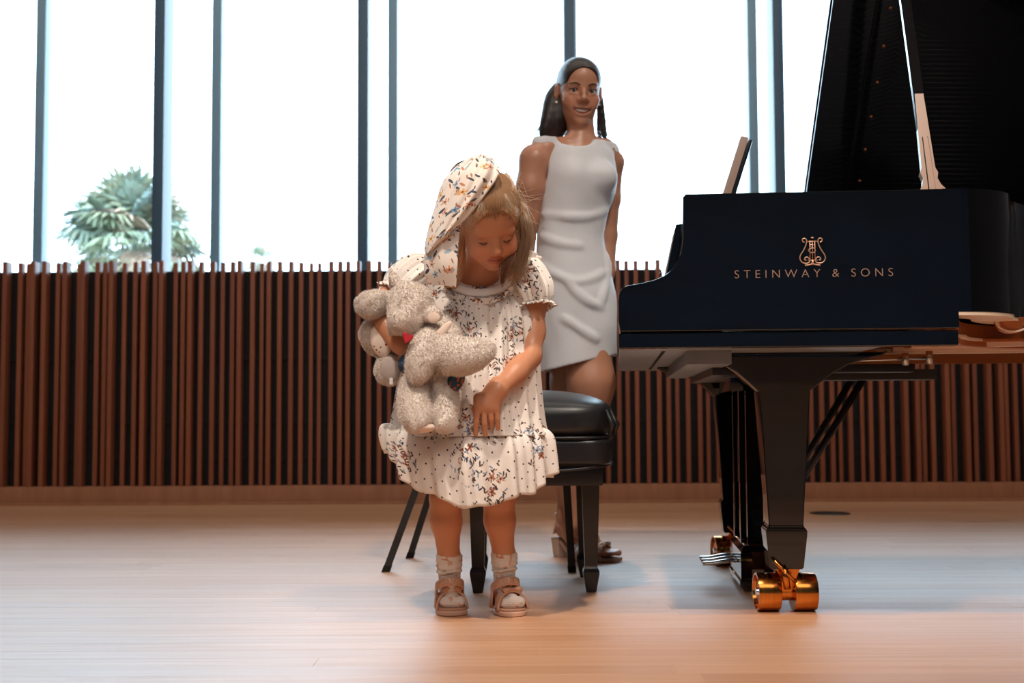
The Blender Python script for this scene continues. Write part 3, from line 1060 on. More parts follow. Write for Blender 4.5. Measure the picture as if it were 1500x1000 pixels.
# fallboard turned up above the keys
fb = [L(974, 408, 0.1), L(990, 330, 0.1), L(1001, 329, 0.1), L(1003, 345, 0.1), L(992, 408, 0.1)]
prism('fallboard', fb, 0.08, W_P - 0.08, BK, piano, 'y', 0.003)
box('music_shelf', (0.24, 0.06, TOPZ - 0.05), (0.52, W_P - 0.06, TOPZ - 0.03), BK, piano, 0.003)

# bent rim: plan outline
def rim_path():
    pts = [(UC - 0.03, 0.02), (UC, 0.02)]
    u, v, h = UC, 0.02, 0.0
    def arc(R, ang, n):
        nonlocal u, v, h
        for _ in range(n):
            h += ang / n
            u += abs(R * ang / n) * math.cos(h); v += abs(R * ang / n) * math.sin(h)
            pts.append((u, v))
    arc(0.152, math.radians(76), 16)
    arc(0.24, math.radians(-46), 14)
    u += 0.70 * math.cos(h); v += 0.70 * math.sin(h); pts.append((u, v))
    arc(0.9, math.radians(-8), 6)
    u += 0.30 * math.cos(h); v += 0.30 * math.sin(h); pts.append((u, v))
    arc(0.30, math.radians(75), 14)
    return pts
RPATH = rim_path()
ue, ve = RPATH[-1]
VB = W_P - 0.02
RPATH += [(ue + 0.0, ve + 0.05), (ue - 0.03, VB - 0.06), (ue - 0.09, VB), (UC, VB), (UC - 0.03, VB)]
RP_ = np.array(RPATH)
tan = np.gradient(RP_, axis=0); tan /= np.linalg.norm(tan, axis=1)[:, None] + 1e-9
nor = np.stack([tan[:, 1], -tan[:, 0]], 1)
def strip(name, off0, off1, z0, z1, mat):
    A = RP_ + nor * off0; B = RP_ + nor * off1
    V, Q = [], []
    for a, b_ in zip(A, B):
        V += [(a[0], a[1], z0), (a[0], a[1], z1), (b_[0], b_[1], z1), (b_[0], b_[1], z0)]
    n = len(A)
    for i in range(n - 1):
        for k in range(4):
            k2 = (k + 1) % 4
            Q.append((i * 4 + k, i * 4 + k2, (i + 1) * 4 + k2, (i + 1) * 4 + k))
    Q += [(3, 2, 1, 0), ((n - 1) * 4, (n - 1) * 4 + 1, (n - 1) * 4 + 2, (n - 1) * 4 + 3)]
    me = mesh_np(name, V, Q)
    bm = bmesh.new(); bm.from_mesh(me); bmesh.ops.recalc_face_normals(bm, faces=bm.faces); bm.to_mesh(me); bm.free()
    me.set_sharp_from_angle(angle=math.radians(40))
    return link(name, me, mat, piano)
strip('rim', 0.02, -0.03, RIMB, TOPZ, BK)
strip('rim_flange', 0.019, -0.075, RIMB - 0.008, RIMB - 0.0005, M['maple'])
strip('rim_wall', -0.10, -0.12, KB + 0.012, RIMB - 0.0085, M['orange_wood'])
strip('rim_ledge', -0.085, -0.0995, RIMB - 0.050, RIMB - 0.044, M['maple'])
# plate, strings and wrest pins inside
plate = [tuple(p) for p in (RP_ - nor * 0.05)]
plate = [(0.50, VB - 0.05), (0.50, 0.07)] + [p for p in plate if p[0] > 0.6]
prism('iron_plate', plate, TOPZ - 0.12, TOPZ - 0.10, M['bronze_plate'], piano, 'z', 0.0, False)
items = []
for k in range(74):
    v = 0.12 + (W_P - 0.26) * k / 73
    ue_ = min(2.0, float(np.interp(v, RP_[2:48, 1], RP_[2:48, 0]))) - 0.10
    items.append((np.array([(0.60, v, TOPZ - 0.085), (ue_, v, TOPZ - 0.085)]), 0.0006))
tag(link('strings', multi_tube_mesh('strings', items, 4), M['steel'], piano), kind='stuff')
items = []
for k in range(74):
    v = 0.12 + (W_P - 0.26) * k / 73
    for q in range(3):
        items.append((np.array([(0.53 + 0.02 * q, v, TOPZ - 0.10), (0.53 + 0.02 * q, v, TOPZ - 0.07)]), 0.0035))
tag(link('tuning_pins', multi_tube_mesh('tuning_pins', items, 5), M['nickel'], piano), kind='stuff')
for k in range(40):
    v = 0.16 + (W_P - 0.36) * k / 39
    box('damper', (0.80, v, TOPZ - 0.082), (0.86, v + 0.012, TOPZ - 0.05), M['felt_dark'], piano)

# lid: hinged on the far side, propped up towards the hall
ULID, HV, HZ, LA = L(1196, 278, 0.9)[0], W_P - 0.01, TOPZ + 0.004, math.radians(40)
ULID = 0.635
lid = empty('lid', (0, HV, HZ), 0.0, piano)
lid.rotation_euler = (-LA, 0, 0)
outline = [(ULID, -W_P + 0.0), (UC, -W_P + 0.0)]
outline += [(p[0] + n_[0] * 0.035, p[1] + n_[1] * 0.035 - HV) for p, n_ in zip(RP_[2:-2], nor[2:-2])]
outline += [(ULID, 0.0)]
prism('lid_board', outline, 0.0, 0.018, BK, lid, 'z', 0.002)
prism('front_flap', [(ULID - 0.004, -1.545), (ULID + 0.40, -1.545), (ULID + 0.40, -0.01), (ULID - 0.004, -0.01)], 0.0195, 0.036, BK, lid, 'z', 0.002)
box('lid_batten', (ULID + 0.125, -1.50, -0.012), (ULID + 0.205, -0.05, -0.0005), BK, lid, 0.002)
scr_me = lathe_mesh('screw', [(0.0, -0.0165), (0.004, -0.016), (0.0052, -0.0135), (0.0052, -0.012)], 12)
scr_me.materials.append(M['brass_screw'])
for k in range(10):
    o = link('screw', scr_me, None, lid); o.location = (ULID + 0.165, -0.28 - k * 0.128, 0)
# prop stick with its turned-out foot
pa = np.array([L(1365, 279, 0.07)[0], 0.07, TOPZ - 0.005])
vt = 0.46
pb = np.array([pa[0] + 0.012, vt, HZ + (HV - vt) * math.tan(LA) - 0.02])
prop = empty('lid_prop', (0, 0, 0), 0.0, piano)
axis_ = (pb - pa); Lp = np.linalg.norm(axis_); axis_ /= Lp
sx = np.array([1.0, 0, 0]); sn = np.cross(axis_, sx); sn /= np.linalg.norm(sn)
def prop_prism(name, pts, t0, t1, mat):
    rows = [[tuple(pa + axis_ * q + sx * p + sn * t) for p, q in pts] for t in (t0, t1)]
    return loft(name, rows, mat, prop, True, False)
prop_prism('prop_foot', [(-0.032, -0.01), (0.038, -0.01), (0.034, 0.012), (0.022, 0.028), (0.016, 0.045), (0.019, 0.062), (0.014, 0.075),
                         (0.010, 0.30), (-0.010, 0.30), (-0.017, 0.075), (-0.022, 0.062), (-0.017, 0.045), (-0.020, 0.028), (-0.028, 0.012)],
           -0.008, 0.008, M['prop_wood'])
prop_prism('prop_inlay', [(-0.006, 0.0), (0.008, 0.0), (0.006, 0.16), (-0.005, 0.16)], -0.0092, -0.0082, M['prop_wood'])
for e_ in (-1, 1):
    x0_ = 0.0075 * e_
    prop_prism('inlay_groove', [(x0_ - 0.0012, 0.0), (x0_ + 0.0012, 0.0), (x0_ * 0.8 + 0.001, 0.163), (x0_ * 0.8 - 0.001, 0.163)], -0.0086, -0.0081, M['felt_dark'])
prop_prism('prop_stick', [(-0.011, 0.29), (0.011, 0.29), (0.011, Lp), (-0.011, Lp)], -0.0085, 0.0085, BK)
prop_prism('prop_edge', [(-0.0135, 0.07), (-0.0112, 0.07), (-0.0112, Lp), (-0.0135, Lp)], -0.007, 0.007, BK)

# lettering and lyre emblem on the flank
a0, a1 = L(1076, 407, 0), L(1308, 404, 0)
txt = bpy.data.curves.new('lettering', 'FONT')
txt.body = 'STEINWAY & SONS'
txt.size = 0.0285
txt.space_character = 1.62
txt.extrude = 0.0006
txt.align_x = 'LEFT'
txt.offset = -0.0005
tmp = bpy.data.objects.new('tmp', txt); COL.objects.link(tmp)
bpy.context.view_layer.update()
me = bpy.data.meshes.new_from_object(tmp.evaluated_get(bpy.context.evaluated_depsgraph_get()))
bpy.data.objects.remove(tmp)
co = np.zeros(len(me.vertices) * 3); me.vertices.foreach_get('co', co); co = co.reshape(-1, 3)
wx = co[:, 0].max() - co[:, 0].min()
co[:, 0] = (co[:, 0] - co[:, 0].min()) / wx * (a1[0] - a0[0]) + a0[0]
zz = co[:, 1].copy()
zh = L(1190, 394, 0)[1] - L(1190, 406.5, 0)[1]
co = np.stack([co[:, 0], -co[:, 2] - 0.001, L(1190, 406, 0)[1] + zz * zh / 0.0205], 1)
me.vertices.foreach_set('co', co.astype(np.float32).ravel()); me.update(); me.materials.clear()
bm = bmesh.new(); bm.from_mesh(me)
xs_ = np.array([L(x_, 400, 0)[0] for x_ in (1210, 1236)])
for lo_, hi_ in ((-9, xs_[0]), (xs_[0], xs_[1]), (xs_[1], 9)):
    b2 = bm.copy()
    bmesh.ops.delete(b2, geom=[v_ for v_ in b2.verts if not (lo_ <= v_.co.x < hi_)], context='VERTS')
    link('lettering', bm_mesh('lettering', b2), M['gold_inlay'], piano)
bm.free()
ec = L(1190, 367, 0); es = (L(1190, 346, 0)[1] - L(1190, 388, 0)[1]) / 42.0
def em(pts, n=20):
    q = catmull([(p[0], 0, p[1]) for p in pts], n)
    return np.array([(ec[0] + x * es, -0.0012, ec[1] - z * es) for x, _, z in q])
lyre_items = []
for s_ in (-1, 1):
    arm = [(s_ * x, z) for x, z in ((11, -12), (13.6, -13.5), (13.8, -17), (10.5, -18), (8.2, -15), (9, -9), (12.5, -1), (17, 6), (18.2, 11), (16, 16), (11, 18.5), (5, 17), (4.5, 12.5), (7.5, 9.5), (11, 10.5), (11, 13.5), (9, 13.8))]
    lyre_items.append((em(arm, 60), 0.9 * es))
for x in (-3.6, 0, 3.6):
    lyre_items.append((em([(x, -15), (x, 14)], 2), 0.55 * es))
lyre_items += [(em([(-8, -13.5), (8, -13.5)], 2), 0.7 * es), (em([(-7, 14), (7, 14)], 2), 0.7 * es),
               (em([(0, 14), (0, 21)], 2), 1.6 * es), (em([(-11, 21.5), (-4, 20.5), (0, 19), (4, 20.5), (11, 21.5)], 14), 1.1 * es),
               (em([(2, -8), (-2, -9), (-3, -6), (3, -3), (4, 1), (0, 3.5), (-5, 1), (-5, -2), (2, -4)], 30), 0.6 * es),
               (em([(0, -19.6), (0.01, -18)], 3), 2.2 * es)]
link('lyre_emblem', multi_tube_mesh('lyre_emblem', lyre_items, 6), M['gold_inlay'], piano)

# legs with scrolled brackets, feet and twin brass casters
def caster(parent, c, ang):
    e_ = empty('caster', (c[0], c[1], 0), ang, parent)
    wr = 0.0475
    prof = [(0.012, -0.026), (0.030, -0.027), (wr - 0.009, -0.0285), (wr - 0.006, -0.028), (wr - 0.001, -0.028), (wr, -0.026), (wr, 0.026), (wr - 0.001, 0.028), (wr - 0.006, 0.028), (wr - 0.008, 0.018), (0.030, 0.016), (0.026, 0.022), (0.012, 0.022)]
    for s_ in (-1, 1):
        me_ = lathe_mesh('wheel', [(r_, h_ * s_) for r_, h_ in prof], 40, 'x', (s_ * 0.0455, 0, wr))
        link('wheel', me_, M['brass'], e_)
        link('axle_cap', lathe_mesh('axle_cap', [(0.0, 0.0285 * s_), (0.010, 0.028 * s_), (0.012, 0.020 * s_)], 16, 'x', (s_ * 0.0455, 0, wr)), M['nickel'], e_)
    link('axle', lathe_mesh('axle', [(0.0, -0.03), (0.022, -0.03), (0.022, 0.03), (0.0, 0.03)], 24, 'x', (0, 0, wr)), M['brass'], e_)
    rows = [[(-0.012, -0.022, 0.05), (0.012, -0.022, 0.05), (0.012, 0.022, 0.05), (-0.012, 0.022, 0.05)],
            [(-0.016, -0.03, 0.085), (0.022, -0.03, 0.085), (0.022, 0.03, 0.085), (-0.016, 0.03, 0.085)],
            [(-0.03, -0.035, 0.108), (0.03, -0.035, 0.108), (0.03, 0.035, 0.108), (-0.03, 0.035, 0.108)]]
    loft('fork', rows, M['brass'], e_)
    tube('brake_post', [(-0.006, -0.052, 0.062), (-0.014, -0.060, 0.112)], [0.0085, 0.0085], M['brass'], e_, 14)
    tube('brake_lever', [(-0.040, -0.066, 0.132), (0.014, -0.060, 0.078)], [0.0045, 0.0045], M['brass'], e_, 10)
    return e_
LEGTOP = 0.556
def leg(c, tail=False):
    rows = sq_rows([(0.108, 0.041, 0.041), (0.195, 0.0505, 0.0505), (0.206, 0.0505, 0.0505), (0.211, 0.044, 0.044), (0.214, 0.042, 0.042), (LEGTOP, 0.0625, 0.0625)], c)
    bm = bmesh.new(); loft_bm(bm, rows)
    bmesh.ops.bevel(bm, geom=bm.edges[:], offset=0.0025, segments=2, affect='EDGES')
    link('leg', bm_mesh('leg', bm, True), BK, piano)
cN = PF(1153, 897); cNl = RP.T @ (cN - PO)
legN = (cNl[0], cNl[1] + 0.03)
legF = (L(1076, 700, W_P - legN[1])[0], W_P - legN[1])
legT = (ue - 0.16, ve + 0.12)
vb_ = legN[1] - 0.062
br = [(1010, 511), (1308, 508), (1308, 515), (1300, 521), (1275, 526), (1250, 534), (1228, 546), (1210, 560), (1196, 571), (1118, 573), (1104, 560), (1086, 545), (1066, 534), (1046, 529), (1027, 528), (1016, 524), (1010, 517)]
brp = [L(x_, y_, vb_) for x_, y_ in br]
brp = [(x_, min(z_, KB - 0.0005) if y_ > 512 else KB - 0.0005) for (x_, z_), (_, y_) in zip(brp, br)]
cu = sum(L(x_, 560, vb_)[0] for x_ in (1118, 1196)) / 2
zb_ = min(z_ for _, z_ in brp)
for c, dv in ((legN, 0.0), (legF, legF[1] - legN[1])):
    leg(c)
    prism('leg_bracket', [(x_ + c[0] - cu, z_) for x_, z_ in brp], vb_ + dv, vb_ + dv + 0.11, BK, piano, 'y', 0.004)
    caster(piano, c, math.radians(5 + (4 if dv else 0)))
leg(legT); caster(piano, legT, 0.4)
box('leg_bracket', (legT[0] - 0.12, legT[1] - 0.06, LEGTOP), (legT[0] + 0.12, legT[1] + 0.06, RIMB - 0.012), BK, piano, 0.004)

# pedal lyre
vl = W_P / 2
ul = L(1101, 815, vl)[0]
base = empty('pedal_lyre', (ul, vl, 0), 0.0, piano)
rows = sq_rows([(0.020, 0.050, 0.16), (0.032, 0.050, 0.16), (0.034, 0.046, 0.155), (0.105, 0.046, 0.155), (0.112, 0.046, 0.155), (0.128, 0.036, 0.15), (0.134, 0.036, 0.15)])
loft('pedal_box', rows, BK, base, True, False)
for dv in (-0.09, 0.09):
    loft('lyre_post', sq_rows([(0.13, 0.022, 0.022, 0, dv), (0.56, 0.022, 0.022, 0, dv)]), BK, base, True, False)
    loft('lyre_post_slim', sq_rows([(0.13, 0.006, 0.01, -0.034, dv), (0.56, 0.006, 0.01, -0.034, dv)]), BK, base, True, False)
box('lyre_head', (-0.07, -0.17, 0.555), (0.06, 0.17, KB - 0.001), BK, base, 0.004)
for dv in (-0.065, 0, 0.065):
    tube('pedal', catmull([(-0.040, dv, 0.078), (-0.08, dv, 0.076), (-0.115, dv, 0.070), (-0.145, dv, 0.068)], 12), [0.007, 0.007, 0.0075, 0.009, 0.011, 0.0125, 0.013, 0.0135, 0.0135, 0.013, 0.011, 0.006], M['nickel'], base, 12, ry=[0.006] * 12)
for dv in (-0.07, 0.07):
    tube('brace_rod', [(0.035, dv, 0.14), (L(1246, 552, vl)[0] + 0.04 - ul, dv * 1.3, KB - 0.02)], [0.010, 0.010], M['black_leg'], base, 10)
    for q in range(1): pass
tube('pedal_rod', [(0.02, 0.02, 0.13), (0.02, 0.02, 0.56)], [0.003, 0.003], M['nickel'], base, 8)

# trapwork and bracing below the case
b0 = L(1006, 530, 0.15); b1 = L(1072, 536, 0.15)
box('trap_box', (b0[0], 0.15, 0.612), (b1[0], 1.36, KB), M['underside'], piano, 0.003)
box('trap_board', (b1[0] - 0.03, 0.36, 0.592), (b1[0] + 0.06, 1.25, 0.612), M['black_satin'], piano, 0.003)
u0 = L(1190, 548, 0.62)[0]
box('trap_lever', (u0 - 0.06, 0.60, L(1300, 556, 0.62)[1]), (L(1370, 548, 0.62)[0], 0.74, L(1300, 541, 0.62)[1]), M['black_frame'], piano, 0.002)
box('trap_lever', (u0 - 0.06, 0.48, L(1300, 545, 0.5)[1]), (L(1338, 548, 0.5)[0], 0.56, L(1300, 533, 0.5)[1]), M['black_satin'], piano, 0.002)
tube('trap_rod', [(*L(1230, 529, 0.45)[:1], 0.45, L(1230, 529, 0.45)[1]), (L(1360, 524, 0.45)[0], 0.45, L(1360, 524, 0.45)[1])], [0.004, 0.004], M['steel'], piano, 8)
for x_, y0_, y1_ in ((1326, 517, 535), (1361, 514, 533)):
    a_, b_ = L(x_, y0_, 0.44), L(x_, y1_, 0.44)
    tube('bolt', [(a_[0], 0.44, a_[1]), (a_[0], 0.44, b_[1])], [0.009, 0.009], M['steel'], piano, 12)
soundz = RIMB - 0.005
box('soundboard_bottom', (0.60, 0.30, KB + 0.024), (1.9, 0.66, KB + 0.030), M['orange_wood'], piano)
def brace(p0, p1, w, z0, z1, mat):
    p0 = np.array(p0); p1 = np.array(p1)
    d = p1 - p0; d /= np.linalg.norm(d); n_ = np.array([-d[1], d[0]]) * w / 2
    ring = [p0 - n_, p1 - n_, p1 + n_, p0 + n_]
    rows = [[(q[0], q[1], z) for q in ring] for z in (z0, z1)]
    loft('brace', rows, mat, piano, True, False)
zs = L(1440, 517, 0.60)[1]
brace((UC - 0.06, 0.60), (1.75, 0.60), 0.045, zs, zs + 0.012, M['maple'])
brace((UC - 0.03, 0.53), (1.75, 0.53), 0.025, zs + 0.003, zs + 0.014, M['maple'])
brace((UC - 0.01, 0.40), (1.45, 0.22), 0.032, zs + 0.004, zs + 0.016, M['maple'])
brace((UC + 0.005, 0.06), (UC + 0.005, 0.62), 0.01, KB + 0.02, RIMB - 0.009, M['orange_wood'])
# treble bell under the rim
bc = L(1484, 467, 0.20)
link('treble_bell', lathe_mesh('treble_bell', [(0.0, -0.026), (0.012, -0.025), (0.024, -0.019), (0.032, -0.009), (0.036, 0.004), (0.040, 0.010), (0.036, 0.012), (0.0, 0.012)], 28, 'z', (bc[0] + 0.004, 0.24, RIMB - 0.0105)), M['orange_wood'], piano)
for sg in (0.9, 0.55):
    tube('bell_rim', [(bc[0] + 0.004 + 0.040 * math.cos(a) * (1 if sg > .8 else .8), 0.24 - 0.030 * sg, RIMB - 0.006 - 0.030 * sg * math.sin(a)) for a in np.linspace(0, math.pi, 18)], 0.0026, M['maple'], piano, 8)

# tablet leaning on the folded music desk
box('music_desk', (0.44, 0.36, TOPZ - 0.03), (0.455, 1.2, TOPZ + 0.012), BK, piano, 0.003)
ta, tb = L(1073, 280, 0.40), L(1097, 203, 0.40)
tv = np.array([tb[0] - ta[0], 0, tb[1] - ta[1]]); tv /= np.linalg.norm(tv)
lean = math.atan2(tv[0], tv[2])
z_foot = TOPZ - 0.03
t_loc = np.array([ta[0] - (ta[1] - z_foot) * math.tan(lean), 0.40, z_foot])
wl = PO + RP @ t_loc
tablet = empty('tablet', tuple(wl), YAW)
tag(tablet, 'slim black tablet propped upright on top of the piano case', 'tablet')
Ht = (tb[1] - z_foot) / math.cos(lean)
def tbox(name, x0_, x1_, y0_, y1_, z0_, z1_, mat, bev):
    bm = bmesh.new(); box_bm(bm, (x0_, y0_, z0_), (x1_, y1_, z1_), bev)
    for v_ in bm.verts:
        x, y, z = v_.co
        v_.co = (x * math.cos(lean) + z * math.sin(lean), y, -x * math.sin(lean) + z * math.cos(lean))
    return link(name, bm_mesh(name, bm, True), mat, tablet)
tbox('back_case', 0.0, 0.011, 0, 0.17, 0.004, Ht, M['tablet_black'], 0.004)
tbox('screen_cover', -0.022, -0.001, 0.003, 0.167, 0.004, Ht + 0.003, M['screen_page'], 0.002)
for k in range(4):
    tbox('speaker_hole', 0.004, 0.007, -0.0006, 0.002, 0.05 + 0.008 * k, 0.054 + 0.008 * k, M['nickel'], 0)
# ------------------------------------------------------------------ piano bench
bx0, bx1, by0, by1 = P(667, 640, 3.24)[0], P(899, 640, 3.24)[0], 3.22, 3.70
bcx, bcy = (bx0 + bx1) / 2, (by0 + by1) / 2
hx_, hy_ = (bx1 - bx0) / 2, (by1 - by0) / 2
bench = empty('piano_bench', (bcx, bcy, 0))
tag(bench, 'black leather upholstered piano bench on tapered spade-foot legs', 'bench')
zb = lambda y_: P(850, y_, 3.23)[2]
link('cushion', sell_mesh('cushion', (0, 0, (zb(641) + zb(592)) / 2), (hx_ + 0.012, hy_ + 0.012, (zb(592) - zb(641)) / 2 + 0.008), 4.0, 30, 0.035), M['leather'], bench)
link('seat_band', sell_mesh('seat_band', (0, 0, (zb(641) + zb(684)) / 2), (hx_, hy_, (zb(641) - zb(684)) / 2), 9.0, 26), M['leather'], bench)
def ring(z, gx, gy, n=64, e=5.0, sag=0.0):
    out = []
    for k in range(n + 1):
        a = 2 * math.pi * k / n
        c_, s_ = math.cos(a), math.sin(a)
        m_ = (abs(c_) ** e + abs(s_) ** e) ** (1 / e)
        out.append((c_ / m_ * gx, s_ / m_ * gy, z - sag * max(0, 1 - (c_ / m_) ** 2)))
    return np.array(out)
tube('piping', ring(zb(641), hx_ + 0.003, hy_ + 0.003), 0.004, M['leather'], bench, 8)
tube('piping', ring(zb(680), hx_ + 0.002, hy_ + 0.002, sag=0.018), 0.0045, M['leather'], bench, 8)
# puckered corner folds of the cushion
for sx_, sy_ in ((1, -1), (-1, -1), (1, 1), (-1, 1)):
    for q in range(3):
        a = math.radians(-45 + 16 * (q - 1))
        dx, dy = math.cos(a) * sx_, abs(math.sin(a)) * sy_
        ex, ey = sx_ * (hx_ - 0.016 + 0.012 * (q == 0)), sy_ * (hy_ - 0.016 + 0.012 * (q == 2))
        tube('corner_fold', [(ex + 0.004 * sx_, ey + 0.004 * sy_, zb(636)), (ex + 0.012 * sx_, ey + 0.012 * sy_, zb(622)), (ex - 0.004 * sx_, ey - 0.004 * sy_, zb(600))], [0.004, 0.008, 0.003], M['leather'], bench, 8)
box('frame', (-hx_ + 0.03, -hy_ + 0.03, zb(712)), (hx_ - 0.03, hy_ - 0.03, zb(676)), M['black_leg'], bench, 0.004)
lN = [PF(700, 869), PF(867, 869)]
lxs = [lN[0][0] - bcx, lN[1][0] - bcx]
for lx_ in lxs:
    for ly_ in (lN[0][1] + 0.02 - bcy, 3.66 - bcy):
        rows = sq_rows([(0.0, 0.0135, 0.0135), (0.052, 0.0225, 0.0225), (0.060, 0.0225, 0.0225), (0.072, 0.0165, 0.0165), (0.078, 0.0175, 0.0175), (zb(690), 0.0255, 0.0255)], (lx_, ly_))
        bm = bmesh.new(); loft_bm(bm, rows)
        bmesh.ops.bevel(bm, geom=bm.edges[:], offset=0.0015, segments=2, affect='EDGES')
        link('leg', bm_mesh('leg', bm, True), M['black_leg'], bench)

# ------------------------------------------------------------------ stacking chair behind the bench
f = {'rn': PF(565, 837), 'rf': PF(600, 817), 'fn': PF(838, 838), 'ff': PF(844, 810.5)}
chair = empty('stacking_chair', (float((f['rn'][0] + f['fn'][0]) / 2), float((f['rn'][1] + f['rf'][1]) / 2), 0))
tag(chair, 'black metal chair with splayed square legs standing behind the piano bench', 'chair')
cl = np.array(chair.location)
SH = 0.43
def sq_bar(name, a, b_, w, mat, tip=None):
    a = np.array(a) - cl; b_ = np.array(b_) - cl
    rows = [[(p[0] + sx_ * w, p[1] + sy_ * w, p[2]) for sx_, sy_ in ((-1, -1), (1, -1), (1, 1), (-1, 1))] for p in (a, b_)]
    o = loft(name, rows, mat, chair, True, False)
    if tip:
        d = (b_ - a) / (b_ - a)[2] * 0.02
        rows = [[(p[0] + sx_ * (w + 0.0015), p[1] + sy_ * (w + 0.0015), p[2]) for sx_, sy_ in ((-1, -1), (1, -1), (1, 1), (-1, 1))] for p in (a - np.array([0, 0, 0.0]), a + d)]
        loft('foot_cap', rows, M['felt_dark'], o, True, False)
    return o
top = {'rn': P(612, 710, f['rn'][1]), 'rf': P(634, 710, f['rf'][1]), 'fn': P(830, 710, f['fn'][1]), 'ff': P(837, 710, f['ff'][1])}
ends = {}
for k, p in f.items():
    d = (top[k] - p) / (top[k] - p)[2]
    e_ = p + d * SH
    ends[k] = e_
    sq_bar('leg', p, e_, 0.0115, M['black_frame'], True)
for a, b_ in (('rn', 'fn'), ('rf', 'ff'), ('rn', 'rf'), ('fn', 'ff')):
    pa_, pb_ = ends[a] - cl, ends[b_] - cl
    if (a, b_) == ('fn', 'ff'):
        pa_, pb_ = pa_ - np.array([0.055, 0, 0]), pb_ - np.array([0.085, 0, 0])
    tube('seat_rail', [pa_ - np.array([0, 0, 0.012]), pb_ - np.array([0, 0, 0.012])], 0.011, M['black_frame'], chair, 8)
smid = (ends['rn'] + ends['ff']) / 2 - cl
link('seat', sell_mesh('seat', (smid[0] - 0.03, smid[1], SH + 0.018), (abs(ends['fn'][0] - ends['rn'][0]) / 2 - 0.045, 0.18, 0.022), 5.0, 14), M['black_satin'], chair)
for k in ('rn', 'rf'):
    e_ = ends[k]
    sq_bar('back_post', e_, e_ + np.array([-0.05, 0, 0.34]), 0.010, M['black_frame'])
bm_ = (ends['rn'] + ends['rf']) / 2 - cl
link('backrest', sell_mesh('backrest', (bm_[0] - 0.045, bm_[1], SH + 0.25), (0.014, 0.17, 0.085), 5.0, 12), M['black_satin'], chair)
# ------------------------------------------------------------------ people: shared head and hand modelling
FLIP = np.diag([1.0, -1.0, 1.0])
class Head:
    """local frame: x to the viewer's right, y out of the face, z up; origin between the ears at eye level"""
    def __init__(s, eye_mid, yaw, pitch, roll, sc, eye_y=0.075):
        s.A = rz(math.radians(yaw)) @ rx(math.radians(pitch)) @ ry(math.radians(roll)) @ FLIP
        s.sc = sc
        s.O = np.array(eye_mid) - s.A @ (np.array([0, eye_y, 0.003]) * sc)
    def __call__(s, x, y, z): return s.O + s.A @ (np.array([x, y, z]) * s.sc)
    def local(s, V): return ((V - s.O) @ s.A) / s.sc
    def e(s, S, c, r, k=0.01, op='add', R=None):
        A = s.A if R is None else s.A @ R
        S.ell(s(*c), np.array(r) * s.sc, A, k * s.sc, op)
    def c(s, S, pts, rad, k=0.006, op='add', n=None):
        S.chain([s(*p) for p in pts], [q * s.sc for q in rad], k * s.sc, op, n)

def head_adult(S, H):
    e, c = H.e, H.c
    e(S, (0, -0.018, 0.030), (0.071, 0.090, 0.083), 0.02)
    e(S, (0, 0.020, -0.028), (0.0595, 0.064, 0.080), 0.03)
    e(S, (0, 0.034, 0.045), (0.055, 0.050, 0.048), 0.03)
    e(S, (0, 0.036, -0.074), (0.043, 0.044, 0.036), 0.03)
    e(S, (0, 0.071, -0.101), (0.020, 0.015, 0.014), 0.020)
    for x in (-1, 1):
        e(S, (x * 0.040, 0.052, -0.028), (0.021, 0.021, 0.017), 0.022)
        e(S, (x * 0.037, 0.062, -0.046), (0.013, 0.014, 0.014), 0.016)
        e(S, (x * 0.028, 0.073, 0.021), (0.018, 0.009, 0.006), 0.012)
        e(S, (x * 0.031, 0.094, 0.002), (0.0185, 0.018, 0.0105), 0.010, 'sub')
        e(S, (x * 0.031, 0.0715, 0.0105), (0.0165, 0.0095, 0.0042), 0.004)
        e(S, (x * 0.031, 0.0700, -0.0070), (0.0150, 0.0090, 0.0032), 0.004)
        e(S, (x * 0.076, -0.008, -0.004), (0.009, 0.014, 0.029), 0.006)
        e(S, (x * 0.083, 0.000, 0.000), (0.006, 0.008, 0.016), 0.004, 'sub')
        e(S, (x * 0.0125, 0.088, -0.0285), (0.0080, 0.009, 0.0062), 0.006)
    c(S, [(0, 0.080, 0.016), (0, 0.087, -0.004), (0, 0.0965, -0.021)], [0.0065, 0.0072, 0.0085], 0.010)
    e(S, (0, 0.0980, -0.0235), (0.0098, 0.0090, 0.0080), 0.006)
    # open smile: lips around the gap
    c(S, [(-0.032, 0.064, -0.0520), (-0.017, 0.0805, -0.0565), (0, 0.0860, -0.0570), (0.017, 0.0805, -0.0565), (0.032, 0.064, -0.0520)], [0.0028, 0.0036, 0.0038, 0.0036, 0.0028], 0.006, n=16)
    c(S, [(-0.032, 0.064, -0.0520), (-0.019, 0.0765, -0.0700), (0, 0.0830, -0.0775), (0.019, 0.0765, -0.0700), (0.032, 0.064, -0.0520)], [0.0028, 0.0044, 0.0054, 0.0044, 0.0028], 0.006, n=16)
    c(S, [(-0.0285, 0.068, -0.0550), (-0.015, 0.082, -0.0635), (0, 0.087, -0.0665), (0.015, 0.082, -0.0635), (0.0285, 0.068, -0.0550)], [0.0030, 0.0072, 0.0088, 0.0072, 0.0030], 0.002, 'sub', 14)
    c(S, [(-0.024, 0.075, -0.0570), (0, 0.094, -0.0665), (0.024, 0.075, -0.0570)], [0.0028, 0.0082, 0.0028], 0.002, 'sub', 10)

